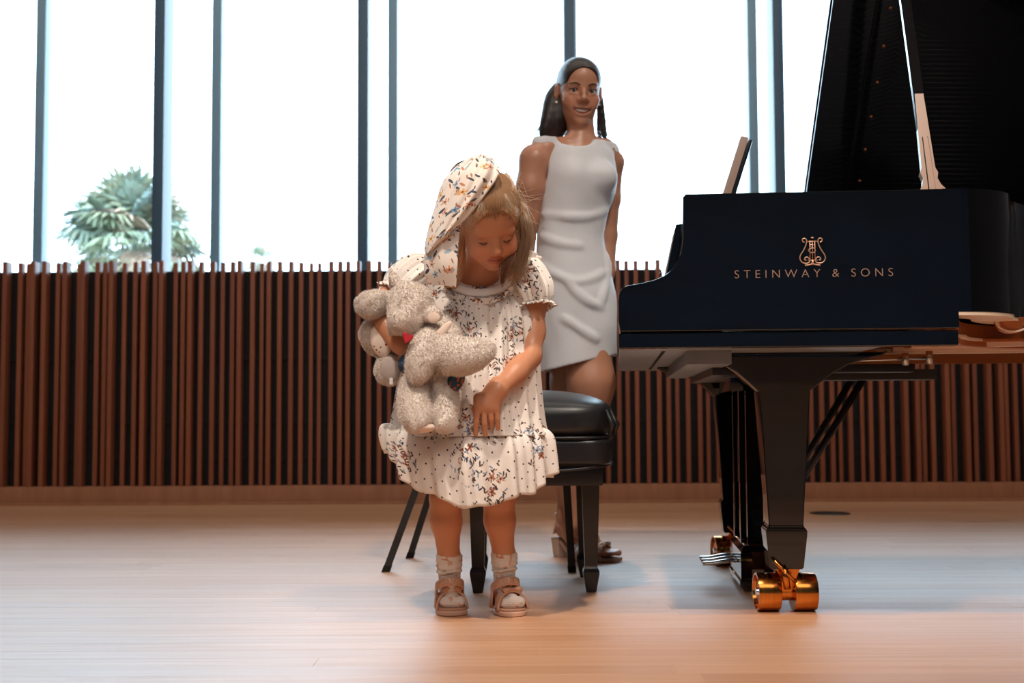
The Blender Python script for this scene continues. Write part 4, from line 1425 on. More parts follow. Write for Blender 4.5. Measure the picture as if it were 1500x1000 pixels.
def head_child(S, H):
    e, c = H.e, H.c
    e(S, (0, -0.018, 0.040), (0.072, 0.088, 0.078), 0.02)
    e(S, (0, 0.018, -0.016), (0.060, 0.064, 0.066), 0.03)
    e(S, (0, 0.040, 0.046), (0.054, 0.044, 0.046), 0.03)
    e(S, (0, 0.040, -0.058), (0.036, 0.036, 0.030), 0.03)
    e(S, (0, 0.060, -0.078), (0.017, 0.014, 0.012), 0.022)
    for x in (-1, 1):
        e(S, (x * 0.036, 0.046, -0.034), (0.025, 0.028, 0.024), 0.024)
        e(S, (x * 0.030, 0.070, 0.018), (0.020, 0.010, 0.007), 0.014)
        e(S, (x * 0.029, 0.089, 0.001), (0.017, 0.013, 0.0105), 0.014, 'sub')
        e(S, (x * 0.029, 0.0655, -0.001), (0.0150, 0.0115, 0.0098), 0.004)
        e(S, (x * 0.072, -0.010, -0.006), (0.007, 0.015, 0.024), 0.006)
        e(S, (x * 0.0095, 0.083, -0.031), (0.0072, 0.008, 0.006), 0.005)
    c(S, [(0, 0.074, 0.006), (0, 0.080, -0.012), (0, 0.088, -0.026)], [0.0058, 0.0062, 0.0078], 0.012)
    e(S, (0, 0.0905, -0.0285), (0.0088, 0.0085, 0.0075), 0.006)
    c(S, [(-0.0185, 0.068, -0.052), (-0.007, 0.0785, -0.0485), (0.007, 0.0785, -0.0485), (0.0185, 0.068, -0.052)], [0.0028, 0.0048, 0.0048, 0.0028], 0.006, n=10)
    c(S, [(-0.0165, 0.067, -0.0545), (0, 0.0765, -0.0585), (0.0165, 0.067, -0.0545)], [0.003, 0.0062, 0.003], 0.006, n=10)
    c(S, [(-0.019, 0.074, -0.0530), (0, 0.0855, -0.0530), (0.019, 0.074, -0.0530)], [0.0008, 0.0016, 0.0008], 0.002, 'sub', 8)

def blob(d, w): return np.clip(1 - d / w, 0, 1)

def face_tint(V, H, base, lip, blush, child):
    col = np.tile(np.array(base[:3]), (len(V), 1))
    q = H.local(V)
    x, y, z = q[:, 0], q[:, 1], q[:, 2]
    front = (y > 0.03) & (np.abs(x) < 0.08) & (np.abs(z) < 0.14)
    def mixin(m, c_):
        nonlocal col
        m = np.where(front, m, 0)[:, None]
        col = col * (1 - m) + np.array(c_[:3]) * m
    for sx_ in (-1, 1):
        cz = -0.034 if child else -0.03
        mixin(0.5 * blob(np.hypot((x - sx_ * 0.038) / 1.2, z - cz), 0.03), blush)
    mixin(0.35 * blob(np.hypot(x, (z + 0.03)), 0.016), blush)
    if child:
        cz = -0.0535 + 0.0 * x
        m = (np.abs(x) < 0.0205) & (np.abs(z - cz) < 0.0098 * np.sqrt(np.clip(1 - (x / 0.021) ** 2, 0, 1)) + 0.0015) & (y > 0.062)
        mixin(m * 0.8, lip)
        m2 = (np.abs(x) < 0.018) & (np.abs(z + 0.0530) < 0.0013) & (y > 0.06)
        mixin(m2 * 0.9, srgb(96, 44, 36))
    else:
        mid = -0.0660 + 0.0135 * (x / 0.032) ** 2
        dx = np.sqrt(np.clip(1 - (x / 0.0350) ** 2, 0, 1))
        m = (np.abs(x) < 0.034) & (np.abs(z - mid) < 0.0116 * dx + 0.0010) & (y > 0.056)
        mixin(m * 0.75, lip)
    return col

def arc_tube(H, pts, r, n=12): return (catmull([H(*p) for p in pts], n), np.array([r * H.sc * (0.35 + 0.65 * math.sin(math.pi * min(1, 0.12 + 0.8 * k / (n - 1)))) for k in range(n)]))

# ------------------------------------------------------------------ woman
DW = 4.0
def W(px, py, dd=0.0): return P(px, py, DW + dd)
woman = empty('person', (0.265, DW, 0))
tag(woman, 'smiling person in a pale sleeveless short dress standing between the bench and the piano', 'person')
SK_A = srgb(186, 134, 108)
HW = Head(W(854.5, 132.5, -0.045), 8, 13, 2, 1.0)
S = SDF((-0.02, 3.70, -0.01), (0.45, 4.33, 1.73), 0.0034)
WY = math.radians(20)        # torso turned to the viewer's right
cy_, sy_ = math.cos(WY), math.sin(WY)
def Wt(px, py, front): # a point shifted along the torso's facing direction
    p = W(px, py); return p + np.array([sy_, -cy_, 0]) * front
def wrow(y, cx, hw, ry_, off=0.0):
    p = W(cx, y, off); return (p[2], p[0], p[1], hw / 437.5, ry_)
torso = [wrow(222, 848, 47, 0.060), wrow(245, 849, 52, 0.075), wrow(265, 849, 54, 0.086), wrow(285, 846, 53, 0.086), wrow(310, 841, 50, 0.080),
         wrow(345, 836, 48, 0.076), wrow(380, 838, 52, 0.088), wrow(430, 843, 58, 0.105), wrow(480, 845, 59, 0.108), wrow(512, 846, 58, 0.106)]
S.loft([(r[0], r[1], r[2], r[3] - 0.018, r[4] - 0.018) for r in torso], WY, k=0.02)
head_adult(S, HW)
# neck, collar line, shoulders
S.chain([HW(0, -0.035, -0.05), W(851, 192, 0.040), W(848, 222, 0.025)], [0.038, 0.0385, 0.050], 0.03)
S.chain([W(845, 214, 0.02), W(800, 219, -0.02), W(783, 232, -0.045)], [0.036, 0.038, 0.046], 0.03)
S.chain([W(848, 214, 0.02), W(885, 220, 0.06), W(898, 236, 0.075)], [0.036, 0.034, 0.036], 0.03)
# arms: near one hangs down behind the child, far one back along the hip
S.chain([W(782, 236, -0.05), W(777, 275, -0.05), W(772, 320, -0.02), W(768, 352, 0.0)], [0.050, 0.047, 0.041, 0.036], 0.02)
S.chain([W(768, 352, 0.0), W(768, 395, -0.01), W(772, 445, -0.03)], [0.036, 0.034, 0.024], 0.015)
S.chain([W(898, 240, 0.085), W(894, 290, 0.10), W(891, 345, 0.11)], [0.036, 0.034, 0.031], 0.02)
S.chain([W(891, 345, 0.11), W(889, 395, 0.10), W(884, 440, 0.09)], [0.031, 0.028, 0.021], 0.015)
def soft_hand(S, wrist, dirn, side, sc, nrm):
    dirn = np.array(dirn, float); dirn /= np.linalg.norm(dirn)
    side = np.array(side, float); side -= dirn * side.dot(dirn); side /= np.linalg.norm(side)
    nrm = np.cross(dirn, side) * nrm
    w = np.array(wrist)
    for q in (-1, -0.35, 0.35, 1):
        S.cone(w + dirn * 0.01 * sc + side * q * 0.016 * sc, w + dirn * 0.085 * sc + side * q * 0.030 * sc, 0.014 * sc, 0.012 * sc, 0.012 * sc)
    for q, Lf in ((-1, 0.062), (-0.35, 0.078), (0.35, 0.083), (1, 0.074)):
        b0_ = w + dirn * 0.085 * sc + side * q * 0.030 * sc
        b1_ = b0_ + (dirn * 0.96 + nrm * 0.25) * Lf * 0.5 * sc
        b2_ = b1_ + (dirn * 0.75 + nrm * 0.65) * Lf * 0.5 * sc
        S.chain([b0_, b1_, b2_], [0.0098 * sc, 0.0085 * sc, 0.0070 * sc], 0.004)
    t0_ = w + dirn * 0.025 * sc + side * 0.022 * sc
    t1_ = t0_ + (dirn * 0.6 + side * 0.7 + nrm * 0.3) * 0.042 * sc
    t2_ = t1_ + (dirn * 0.9 + side * 0.25 + nrm * 0.3) * 0.034 * sc
    S.chain([t0_, t1_, t2_], [0.0135 * sc, 0.0105 * sc, 0.008 * sc], 0.008)
soft_hand(S, W(772, 447, -0.03), (0.02, -0.05, -1), (0.3, -1, 0), 0.95, 1)
soft_hand(S, W(884, 442, 0.09), (-0.05, 0.1, -1), (-0.3, -1, 0), 0.95, -1)
# legs: the front one lit, the other a step behind
ankF = P(848, 770, 4.02); ankB = P(829, 757, 4.10)
S.chain([W(858, 495, -0.02), W(866, 560, -0.04), W(864, 612, -0.03), W(855, 660, 0.0), W(849, 715, 0.03), ankF], [0.080, 0.078, 0.060, 0.054, 0.040, 0.030], 0.02)
S.chain([W(838, 500, 0.05), W(836, 560, 0.07), W(836, 612, 0.08), W(835, 660, 0.10), W(831, 715, 0.11), ankB], [0.070, 0.068, 0.055, 0.050, 0.036, 0.029], 0.02)
# feet arched over the heels
def heel_foot(S, ank, heel, toe):
    heel = np.array(heel, float); toe = np.array(toe, float)
    d = toe - heel; d[2] = 0; d /= np.linalg.norm(d)
    s_ = np.array([-d[1], d[0], 0])
    hb = heel + np.array([0, 0, 0.092]); ball = toe - d * 0.055 + np.array([0, 0, 0.036])
    S.chain([ank, hb + d * 0.012 + np.array([0, 0, 0.02])], [0.029, 0.027], 0.02)
    S.chain([hb + d * 0.008, (hb + ball) / 2 + np.array([0, 0, 0.010]), ball], [0.025, 0.024, 0.021], 0.02)
    S.cone(ank - np.array([0, 0, 0.01]), (hb + ball) / 2 + np.array([0, 0, 0.018]), 0.024, 0.02, 0.02)
    for q, Lt, r_ in ((-1, 0.040, 0.0085), (-0.5, 0.046, 0.008), (0, 0.050, 0.008), (0.5, 0.053, 0.0085), (1.05, 0.054, 0.011)):
        a_ = ball + s_ * q * 0.026 - np.array([0, 0, 0.004])
        S.cone(a_, a_ + d * Lt - np.array([0, 0, 0.004]), 0.013, r_, 0.008)
    return d, s_, hb, ball
hF, tF = np.array([*P(849, 812, 4.09)[:2], 0]), np.array([*PF(901, 823)[:2], 0])
hB, tB = np.array([*PF(823, 815)[:2], 0]), np.array([*P(868, 815, 3.99)[:2], 0])
footF = heel_foot(S, ankF, hF, tF)
footB = heel_foot(S, ankB, hB, tB)
me = S.mesh('body')
set_col(me, face_tint(S.V, HW, SK_A, srgb(158, 90, 78), srgb(196, 122, 98), False))
wlink('body', me, M['skin_adult'], woman)
# eyes, brows, lashes, teeth
for x in (-1, 1):
    c_ = HW(x * 0.031, 0.0665, 0.002)
    eb = mesh_np('eyeball', *(lambda g_: (g_[0] + c_, g_[1]))((lambda n_: (np.array([(0.0118 * math.sin(t) * math.cos(a), 0.0118 * math.sin(t) * math.sin(a), 0.0118 * math.cos(t)) for t in np.linspace(0.001, math.pi - 0.001, n_) for a in np.linspace(0, 2 * math.pi, n_, endpoint=False)]), [(i * n_ + j, i * n_ + (j + 1) % n_, (i + 1) * n_ + (j + 1) % n_, (i + 1) * n_ + j) for i in range(n_ - 1) for j in range(n_)]))(16)))
    o = wlink('eyeball', eb, M['eye_white'], woman)
    look = CAM - c_; look /= np.linalg.norm(look)
    ip = [c_ + look * (0.0118 * 0.86), c_ + look * 0.0123]
    wlink('iris', tube_mesh('iris', ip, [0.0056, 0.0048], 16), M['iris'], o)
items = [arc_tube(HW, [(x * 0.014, 0.0865, 0.0205), (x * 0.030, 0.0855, 0.0265), (x * 0.049, 0.0720, 0.0225)], 0.0026) for x in (-1, 1)]
for it in items: wlink('eyebrow', tube_mesh('eyebrow', it[0], it[1], 8), M['hair_line'], woman)
items = [arc_tube(HW, [(x * 0.0160, 0.0745, 0.002), (x * 0.031, 0.0825, 0.0085), (x * 0.0475, 0.0690, 0.004)], 0.0013) for x in (-1, 1)]
for it in items: wlink('eyelashes', tube_mesh('eyelashes', it[0], it[1], 6), M['lash'], woman)
tp = catmull([HW(-0.026, 0.0625, -0.0575), HW(-0.013, 0.0745, -0.0615), HW(0, 0.0780, -0.0625), HW(0.013, 0.0745, -0.0615), HW(0.026, 0.0625, -0.0575)], 16)
wlink('teeth', tube_mesh('teeth', tp, [0.0056] * 16, 8, ry=[0.0056] * 16), M['teeth'], woman)
bmth = bmesh.new(); bmesh.ops.create_uvsphere(bmth, u_segments=16, v_segments=10, radius=1.0)
for v_ in bmth.verts:
    p = HW(v_.co.x * 0.024, 0.058 + v_.co.y * 0.012, -0.066 + v_.co.z * 0.010); v_.co = p
wlink('mouth_inside', bm_mesh('mouth_inside', bmth, True), M['mouth_dark'], woman)
for x in (-1, 1):
    ep = HW(x * 0.0755, -0.004, -0.036)
    o = wlink('earring', tube_mesh('earring', [ep + (0, 0, 0.012), ep], [0.0009, 0.0009], 6), M['earring_metal'], woman)
    bmp = bmesh.new(); bmesh.ops.create_uvsphere(bmp, u_segments=12, v_segments=8, radius=0.0048)
    for v_ in bmp.verts: v_.co += Vector(ep - (0, 0, 0.003))
    wlink('pearl', bm_mesh('pearl', bmp, True), M['pearl'], o)

# dress
S = SDF((-0.0, 3.78, 0.62), (0.42, 4.24, 1.42), 0.0045)
dress_rows = [wrow(206, 847, 40, 0.050), wrow(222, 848, 52, 0.070), wrow(245, 849, 57, 0.088), wrow(262, 849, 59, 0.097), wrow(285, 846, 57.5, 0.096),
              wrow(310, 840, 53, 0.086), wrow(345, 836, 51, 0.083), wrow(380, 838, 55, 0.096), wrow(430, 843.5, 61, 0.114), wrow(480, 845, 60.5, 0.118), wrow(530, 845.5, 58, 0.122), wrow(565, 846, 58, 0.124)]
S.loft(dress_rows, WY, k=0.01)
for px_, fr in ((828, 0.062), (872, 0.058)):
    S.ell(Wt(px_, 264, fr), (0.050, 0.040, 0.046), None, 0.03)
S.chain([W(838, 206, 0.01), W(800, 209, -0.02), W(793, 213, -0.03)], [0.040, 0.040, 0.034], 0.02)
S.chain([W(850, 208, 0.02), W(884, 214, 0.06), W(894, 222, 0.065)], [0.040, 0.036, 0.032], 0.02)
# pulled folds over the hips and the bust seam
def ridge(pts, r=0.006, k=0.03, n=14):
    r *= 0.35; k = 0.024
    q = []
    for px_, py_ in pts:
        p0_ = W(px_, py_)
        row = sorted(dress_rows)
        z_ = p0_[2]
        cx_, cyy, rx_, ry2 = (np.interp(z_, [r_[0] for r_ in row], [r_[i] for r_ in row]) for i in range(1, 5))
        # point of the ellipse seen at this image x
        best, bp = 9, None
        for a in np.linspace(-math.pi, 0, 90):
            ex, ey = 0.97 * rx_ * math.cos(a), 0.97 * ry2 * math.sin(a)
            wx_, wy_ = cx_ + cy_ * ex - sy_ * ey, cyy + sy_ * ex + cy_ * ey
            tgt = P(px_, py_, wy_)[0]
            if abs(wx_ - tgt) < best: best, bp = abs(wx_ - tgt), (wx_, wy_, z_)
        q.append(bp)
    S.chain(q, [r] * len(q), k, n=n)
ridge([(794, 392), (815, 408), (842, 417), (868, 412), (884, 402)], 0.007)
ridge([(886, 372), (890, 400), (884, 430), (879, 448)], 0.006)
ridge([(832, 420), (852, 440), (876, 452), (898, 458)], 0.007)
ridge([(826, 470), (850, 486), (872, 500)], 0.005)
ridge([(797, 318), (830, 324), (862, 322), (886, 310)], 0.004)
ridge([(794, 350), (820, 362), (850, 366)], 0.004)
S.ell(W(844, 187, -0.05), (0.074, 0.11, 0.069), None, 0.006, 'sub')
S.ell(W(768, 247, -0.06), (0.080, 0.10, 0.095), None, 0.006, 'sub')
S.ell(W(923, 254, 0.11), (0.064, 0.10, 0.100), None, 0.006, 'sub')
S.loft([(r[0], r[1], r[2], r[3] - 0.013, r[4] - 0.013) for r in dress_rows if r[0] < 0.80] + [(0.83, *[np.interp(0.83, [q[0] for q in sorted(dress_rows)], [q[i] for q in sorted(dress_rows)]) - (0.05 if i > 2 else 0) for i in range(1, 5)])], WY, k=0.0, op='sub')
hl, hr = W(790, 546, -0.02), W(898, 521, -0.02)
S.half((hl + hr) / 2, ((hr - hl)[2], 0.0, -(hr - hl)[0]))
S.rough(0.0016, 70, 3)
me = S.mesh('dress')
wlink('dress', me, M['crepe'], woman)

# hair: smooth cap parted in the middle, lengths behind the shoulders
S = SDF((0.03, 3.86, 1.30), (0.38, 4.20, 1.73), 0.0034)
HW.e(S, (0, -0.022, 0.034), (0.0765, 0.094, 0.0865), 0.02)
HW.e(S, (0, 0.026, 0.046), (0.064, 0.064, 0.062), 0.02)
HW.e(S, (0, -0.050, -0.03), (0.068, 0.060, 0.075), 0.03)
HW.e(S, (0, 0.085, -0.040), (0.068, 0.078, 0.082), 0.006, 'sub')
HW.e(S, (0.0, 0.095, 0.010), (0.058, 0.066, 0.072), 0.006, 'sub')
for x in (-1, 1):
    HW.e(S, (x * 0.082, 0.002, -0.006), (0.020, 0.030, 0.032), 0.004, 'sub')
HW.c(S, [(0.004, 0.075, 0.088), (0.002, 0.03, 0.122), (0, -0.03, 0.124)], [0.0022, 0.0022, 0.0022], 0.004, 'sub', 10)
S.chain([HW(-0.058, -0.062, 0.0), W(811, 150, 0.065), W(804, 178, 0.055), W(796, 200, 0.045)], [0.030, 0.029, 0.025, 0.012], 0.02, n=8)
S.chain([HW(-0.05, -0.05, -0.03), W(822, 175, 0.06), W(812, 200, 0.06)], [0.035, 0.030, 0.020], 0.02, n=6)
S.chain([HW(0.070, -0.03, 0.0), W(880, 160, 0.06), W(883, 185, 0.065), W(886, 206, 0.06)], [0.016, 0.011, 0.010, 0.004], 0.012, n=8)
me = S.mesh('hair')
wlink('hair', me, M['hair_dark'], woman)
paths = []
rg = np.random.default_rng(5)
for k in range(150):
    t = rg.uniform(0, 1); j = rg.normal(size=3) * 0.004
    paths.append(catmull([HW(-0.070, -0.06 + 0.02 * t, -0.01 + 0.03 * t) + j, W(806 + 8 * t, 150, 0.045 + 0.04 * t) + j, W(797 + 14 * t, 180, 0.03 + 0.04 * t) + j * 2, W(783 + 26 * t + rg.normal() * 3, 203 + rg.normal() * 3, 0.02 + 0.03 * t) + j * 2], 9))
for k in range(110):
    t = rg.uniform(0, 1); j = rg.normal(size=3) * 0.003
    paths.append(catmull([HW(0.070, -0.03, -0.01) + j, W(876 + 5 * t, 165, 0.05 + 0.03 * t) + j, W(874 + 12 * t, 190, 0.05) + j * 2, W(878 + 20 * t ** 2 + rg.normal() * 2, 207 + 10 * t + rg.normal() * 3, 0.04) + j * 2], 9))
tag(wlink('hair_strands', strands_mesh('hair_strands', paths, 0.0011), M['hair_dark'], woman), kind='stuff')

# block-heel sandals
def heel_sandal(foot, heel, toe):
    d, s_, hb, ball = foot
    sh = empty('sandal', (0, 0, 0), 0.0, woman)
    sh.matrix_parent_inverse = Matrix.Translation(Vector(woman.location)).inverted()
    heel = np.array(heel); toe = np.array(toe)
    def block(name, rows, mat):
        wlink(name, (lambda bm_: (loft_bm(bm_, rows), bm_mesh(name, bm_))[1])(bmesh.new()), mat, sh)
    def rect(c_, w, l_, z): return [tuple(np.array(c_) * (1, 1, 0) + s_ * a * w + d * b_ * l_ + np.array([0, 0, z])) for a, b_ in ((-1, -1), (1, -1), (1, 1), (-1, 1))]
    block('heel', [rect(heel, 0.022, 0.020, 0.0), rect(heel - d * 0.004, 0.026, 0.026, 0.066)], M['shoe_cream'])
    prof_ = [(-0.028, 0.062), (0.03, 0.056), (0.075, 0.034), (0.115, 0.012), (0.205, 0.011)]
    Lf = np.linalg.norm((toe - heel)[:2])
    prof_ = [(a / 0.205 * (Lf + 0.012) if a > 0 else a, z) for a, z in prof_]
    wd = [0.020, 0.024, 0.026, 0.036, 0.028]
    rows = []
    for (a, z), w in zip(prof_, wd):
        c_ = heel + d * a
        rows.append([tuple(c_ * (1, 1, 0) + s_ * q * w + np.array([0, 0, zz_])) for q, zz_ in ((-1, z - 0.009), (1, z - 0.009), (1, z + 0.003), (-1, z + 0.003))])
    block('sole', rows, M['shoe_sole'])
    def strap(name, c_, up, w, h_, r_):
        an_ = np.linspace(math.pi * 1.02, -0.02 * math.pi, 14)
        pts = [c_ + s_ * w * math.cos(a) + np.array([0, 0, up + h_ * math.sin(a)]) for a in an_]
        wlink(name, ribbon_mesh(name, pts, [s_ * math.cos(a) + np.array([0, 0, math.sin(a)]) for a in an_], 0.0022, r_), M['shoe_cream'], sh)
    strap('toe_strap', ball + d * 0.012, -0.022, 0.040, 0.048, 0.012)
    strap('instep_strap', ball - d * 0.01, -0.02, 0.038, 0.05, 0.006)
    wlink('bow', tube_mesh('bow', [ball + d * 0.02 + s_ * 0.02 + (0, 0, 0.02), ball + d * 0.02 + (0, 0, 0.030), ball + d * 0.02 - s_ * 0.02 + (0, 0, 0.02)], [0.010, 0.004, 0.010], 8), M['shoe_cream'], sh)
    ac = hb + d * 0.02 + np.array([0, 0, 0.055])
    ring_ = [ac + d * 0.034 * math.cos(a) + s_ * 0.032 * math.sin(a) for a in np.linspace(0, 2 * math.pi, 24)]
    wlink('ankle_strap', ribbon_mesh('ankle_strap', ring_, [p_ - ac for p_ in ring_], 0.0022, 0.006), M['shoe_cream'], sh)
    pts = [hb - d * 0.022 + s_ * 0.026 * math.sin(a) + d * 0.03 * (1 - math.cos(a)) + np.array([0, 0, 0.010]) for a in np.linspace(-1.5, 1.5, 12)]
    wlink('heel_cup', ribbon_mesh('heel_cup', pts, [p_ - hb - d * 0.012 for p_ in pts], 0.002, 0.026), M['shoe_cream'], sh)
heel_sandal(footF, hF, tF)
heel_sandal(footB, hB, tB)
# ------------------------------------------------------------------ child
DG = 2.97
def G(px, py, dd=0.0): return P(px, py, DG + dd)
girl = empty('person', (-0.078, DG, 0))
tag(girl, 'small child in a cream floral dress hugging plush toys, floral scarf over the hair', 'person')
SK_C = srgb(206, 142, 106)
HG = Head(P(725, 348, 2.795), 17, 36, -9, 0.98, 0.072)
S = SDF((-0.37, 2.68, -0.005), (0.13, 3.13, 1.13), 0.0026)
head_child(S, HG)
S.chain([HG(0, -0.03, -0.05), G(700, 400, 0.0), G(697, 425, 0.02)], [0.046, 0.044, 0.055], 0.03)
S.ell(G(693, 452, 0.02), (0.110, 0.066, 0.085), None, 0.03)
S.ell(G(690, 530, 0.03), (0.100, 0.070, 0.13), None, 0.04)
S.ell(G(690, 620, 0.03), (0.105, 0.075, 0.10), None, 0.04)
# her right arm folded round the toys
S.chain([G(612, 410, 0.02), G(585, 422, 0.0), G(556, 448, -0.045)], [0.042, 0.037, 0.030], 0.02)
S.chain([G(556, 448, -0.045), G(566, 478, -0.105), G(588, 502, -0.140), G(612, 522, -0.150)], [0.030, 0.029, 0.026, 0.021], 0.012)
pw = G(612, 522, -0.150)
for k, (ex, ez) in enumerate(((14, 3), (16, 9), (15, 15), (12, 20))):
    S.chain([G(612, 520 + k * 5, -0.150), G(612 + ex, 522 + ez, -0.150), G(612 + ex + 16, 524 + ez, -0.125)], [0.011, 0.0085, 0.007], 0.006)
S.chain([pw, G(622, 512, -0.155), G(632, 506, -0.145)], [0.011, 0.009, 0.007], 0.006)
# her left arm hanging forward, fingers down
S.chain([G(757, 412, 0.03), G(777, 440, 0.02), G(780, 485, 0.0), G(776, 522, -0.035)], [0.044, 0.040, 0.030, 0.0275], 0.02)
S.chain([G(776, 522, -0.035), G(756, 545, -0.090), G(728, 573, -0.145)], [0.0285, 0.0275, 0.0205], 0.012)
S.chain([G(730, 571, -0.145), G(708, 592, -0.155)], [0.0205, 0.0165], 0.012)
S.chain([G(728, 573, -0.145), G(719, 596, -0.155)], [0.0195, 0.0165], 0.012)
D_ = -0.160
S.cone(G(728, 562, -0.138), G(702, 590, D_ + 0.006), 0.018, 0.012, 0.010)
for x0_, x1_ in ((725, 727), (717, 718), (709, 710), (703, 702)):
    S.cone(G(x0_ - 2, 583, D_ + 0.008), G(x1_ - 0.5, 599, D_), 0.013, 0.0092, 0.006)
for pts, r_ in (([(700, 602), (697.5, 618), (697, 636)], 0.0078), ([(709.5, 604), (709.5, 620), (711, 636)], 0.0080),
                ([(719, 604), (719.5, 614), (720, 625)], 0.0078), ([(728, 602), (729, 614), (729.5, 628)], 0.0074)):
    dd = [D_, D_ - 0.002, D_ + (0.006 if pts[2][1] > 625 else 0.016)]
    S.chain([G(x, y, q) for (x, y), q in zip(pts, dd)], [r_ - 0.0004, r_ - 0.0010, r_ - 0.0018], 0.0015)
S.chain([G(706, 584, D_ + 0.012), G(697, 597, D_ + 0.024), G(697, 612, D_ + 0.026)], [0.011, 0.009, 0.007], 0.006)
# legs and feet
FT = {}
for kx, (hipx, kn, cf, an, toe, fx) in {'l': (670, (653, 728), (653.5, 762), (658, 822), PF(661, 903), 661), 'r': (715, (731, 728), (732, 762), (738.5, 818), PF(750, 904), 749)}.items():
    ank = P(an[0], an[1], 3.010)
    S.chain([G(hipx, 640, 0.03), G(kn[0], kn[1], 0.01), G(cf[0], cf[1], 0.02), ank], [0.060, 0.0375, 0.0362, 0.0255], 0.02)
    t = np.array([toe[0], toe[1] + 0.034, 0.033])
    h_ = np.array([ank[0], ank[1] + 0.028, 0.040])
    S.chain([ank, h_], [0.027, 0.027], 0.02)
    S.chain([h_, (h_ + t) / 2 + np.array([0, 0, 0.008]), t], [0.023, 0.022, 0.015], 0.008)
    S.cone(t + (0.017, 0, -0.002), t + (-0.017, 0, -0.002), 0.012, 0.012, 0.008)
    FT[kx] = (ank, h_, t)
me = S.mesh('body')
set_col(me, face_tint(S.V, HG, SK_C, srgb(188, 98, 78), srgb(220, 130, 98), True))
wlink('body', me, M['skin_child'], girl)
for x in (-1, 1):
    p_, r_ = arc_tube(HG, [(x * 0.0155, 0.0735, -0.0050), (x * 0.029, 0.0785, -0.0095), (x * 0.043, 0.0685, -0.0050)], 0.0013)
    wlink('eyelashes', tube_mesh('eyelashes', p_, r_, 6), M['lash'], girl)
    p_, r_ = arc_tube(HG, [(x * 0.015, 0.0815, 0.0185), (x * 0.030, 0.0800, 0.0225), (x * 0.046, 0.0660, 0.0185)], 0.0019)
    wlink('eyebrow', tube_mesh('eyebrow', p_, r_, 6), M['hair_brown'], girl)

# ---- dress
TH = np.linspace(0, 2 * np.pi, 361)[:-1]
def cloth_rings(name, rows, mat, parent, uvw=None, thick=0.0015, closed=True):
    """rows: (n, len(TH), 3) world points"""
    Rr = np.asarray(rows); nr, nt = Rr.shape[:2]
    V = Rr.reshape(-1, 3)
    i = np.arange(nr - 1)[:, None] * nt
    j = np.arange(nt if closed else nt - 1)[None, :]
    jn = (j + 1) % nt
    Q = np.stack([i + j, i + jn, i + nt + jn, i + nt + j], -1).reshape(-1, 4)
    me = mesh_np(name, V, Q)
    du = np.linalg.norm(np.diff(Rr, axis=1), axis=2).mean(0)
    u = np.concatenate([[0], np.cumsum(du)])[:nt]
    dv = np.linalg.norm(np.diff(Rr, axis=0), axis=2).mean(1)
    v = np.concatenate([[0], np.cumsum(dv)])
    uv = np.stack(np.broadcast_arrays(u[None, :], v[:, None]), -1).reshape(-1, 2)
    set_fuv(me, uv + (uvw if uvw is not None else 0))
    o = wlink(name, me, mat, parent)
    m_ = o.modifiers.new('thickness', 'SOLIDIFY'); m_.thickness = thick; m_.offset = 0
    return o

def pleats(th, seed, freqs, amps):
    rg = np.random.default_rng(seed)
    return sum(a * np.cos(f * th + rg.uniform(0, 6.28)) for f, a in zip(freqs, amps))

dress = empty('dress', (0, 0, 0), 0.0, girl)
dress.matrix_parent_inverse = Matrix.Translation(Vector(girl.location)).inverted()
# lower tier: th=0 viewer right, th=-pi/2 towards the viewer
def tier(name, levels, seed, mat, fr=(9, 14, 23, 37), fa=(0.5, 0.6, 0.5, 0.3), lift=None, uv=0.0, n=36):
    L_ = catmull(np.array(levels, float), n)
    pl = pleats(TH, seed, fr, fa)
    rows = []
    for k, (y, cx, hw, hd, amp, dd) in enumerate(L_):
        c_ = G(cx, y, dd)
        t = k / (n - 1)
        rx_ = hw / 589.0 + amp * pl
        ry_ = hd + amp * pl
        x = c_[0] + rx_ * np.cos(TH); yy = c_[1] + ry_ * np.sin(TH)
        z = np.full_like(TH, c_[2])
        if lift is not None: z = z + lift(TH) * t ** 1.3
        rows.append(np.stack([x, yy, z], 1))
    return cloth_rings(name, rows, M[mat], dress, (uv, uv * 0.7))
def hem_lift(th):
    left = np.clip(-np.cos(th), 0, 1) ** 2.2 * 0.125
    right = np.clip(np.cos(th), 0, 1) ** 3.0 * 0.070
    return left + right + 0.006 * np.cos(7 * th + 1) + 0.004 * np.cos(13 * th)
tier('skirt', [(616, 684, 92, 0.120, 0.003, 0.0), (632, 684, 102, 0.138, 0.005, 0.0), (642, 684, 113, 0.152, 0.007, 0.0), (662, 684, 121, 0.165, 0.009, 0.0), (695, 685, 123, 0.170, 0.010, 0.0), (733, 689, 121, 0.168, 0.011, 0.0)],
     2, 'dress_print', lift=hem_lift)
tier('upper_skirt', [(432, 694, 62, 0.072, 0.0015, 0.01), (448, 693, 78, 0.088, 0.005, 0.01), (480, 691, 88, 0.098, 0.008, 0.005), (540, 688, 95, 0.115, 0.009, 0.0), (590, 686, 101, 0.132, 0.009, 0.0), (624, 685, 109, 0.146, 0.007, 0.0), (637, 685, 115, 0.154, 0.007, 0.0)],
     5, 'dress_print', fr=(11, 17, 26, 41), uv=0.37)
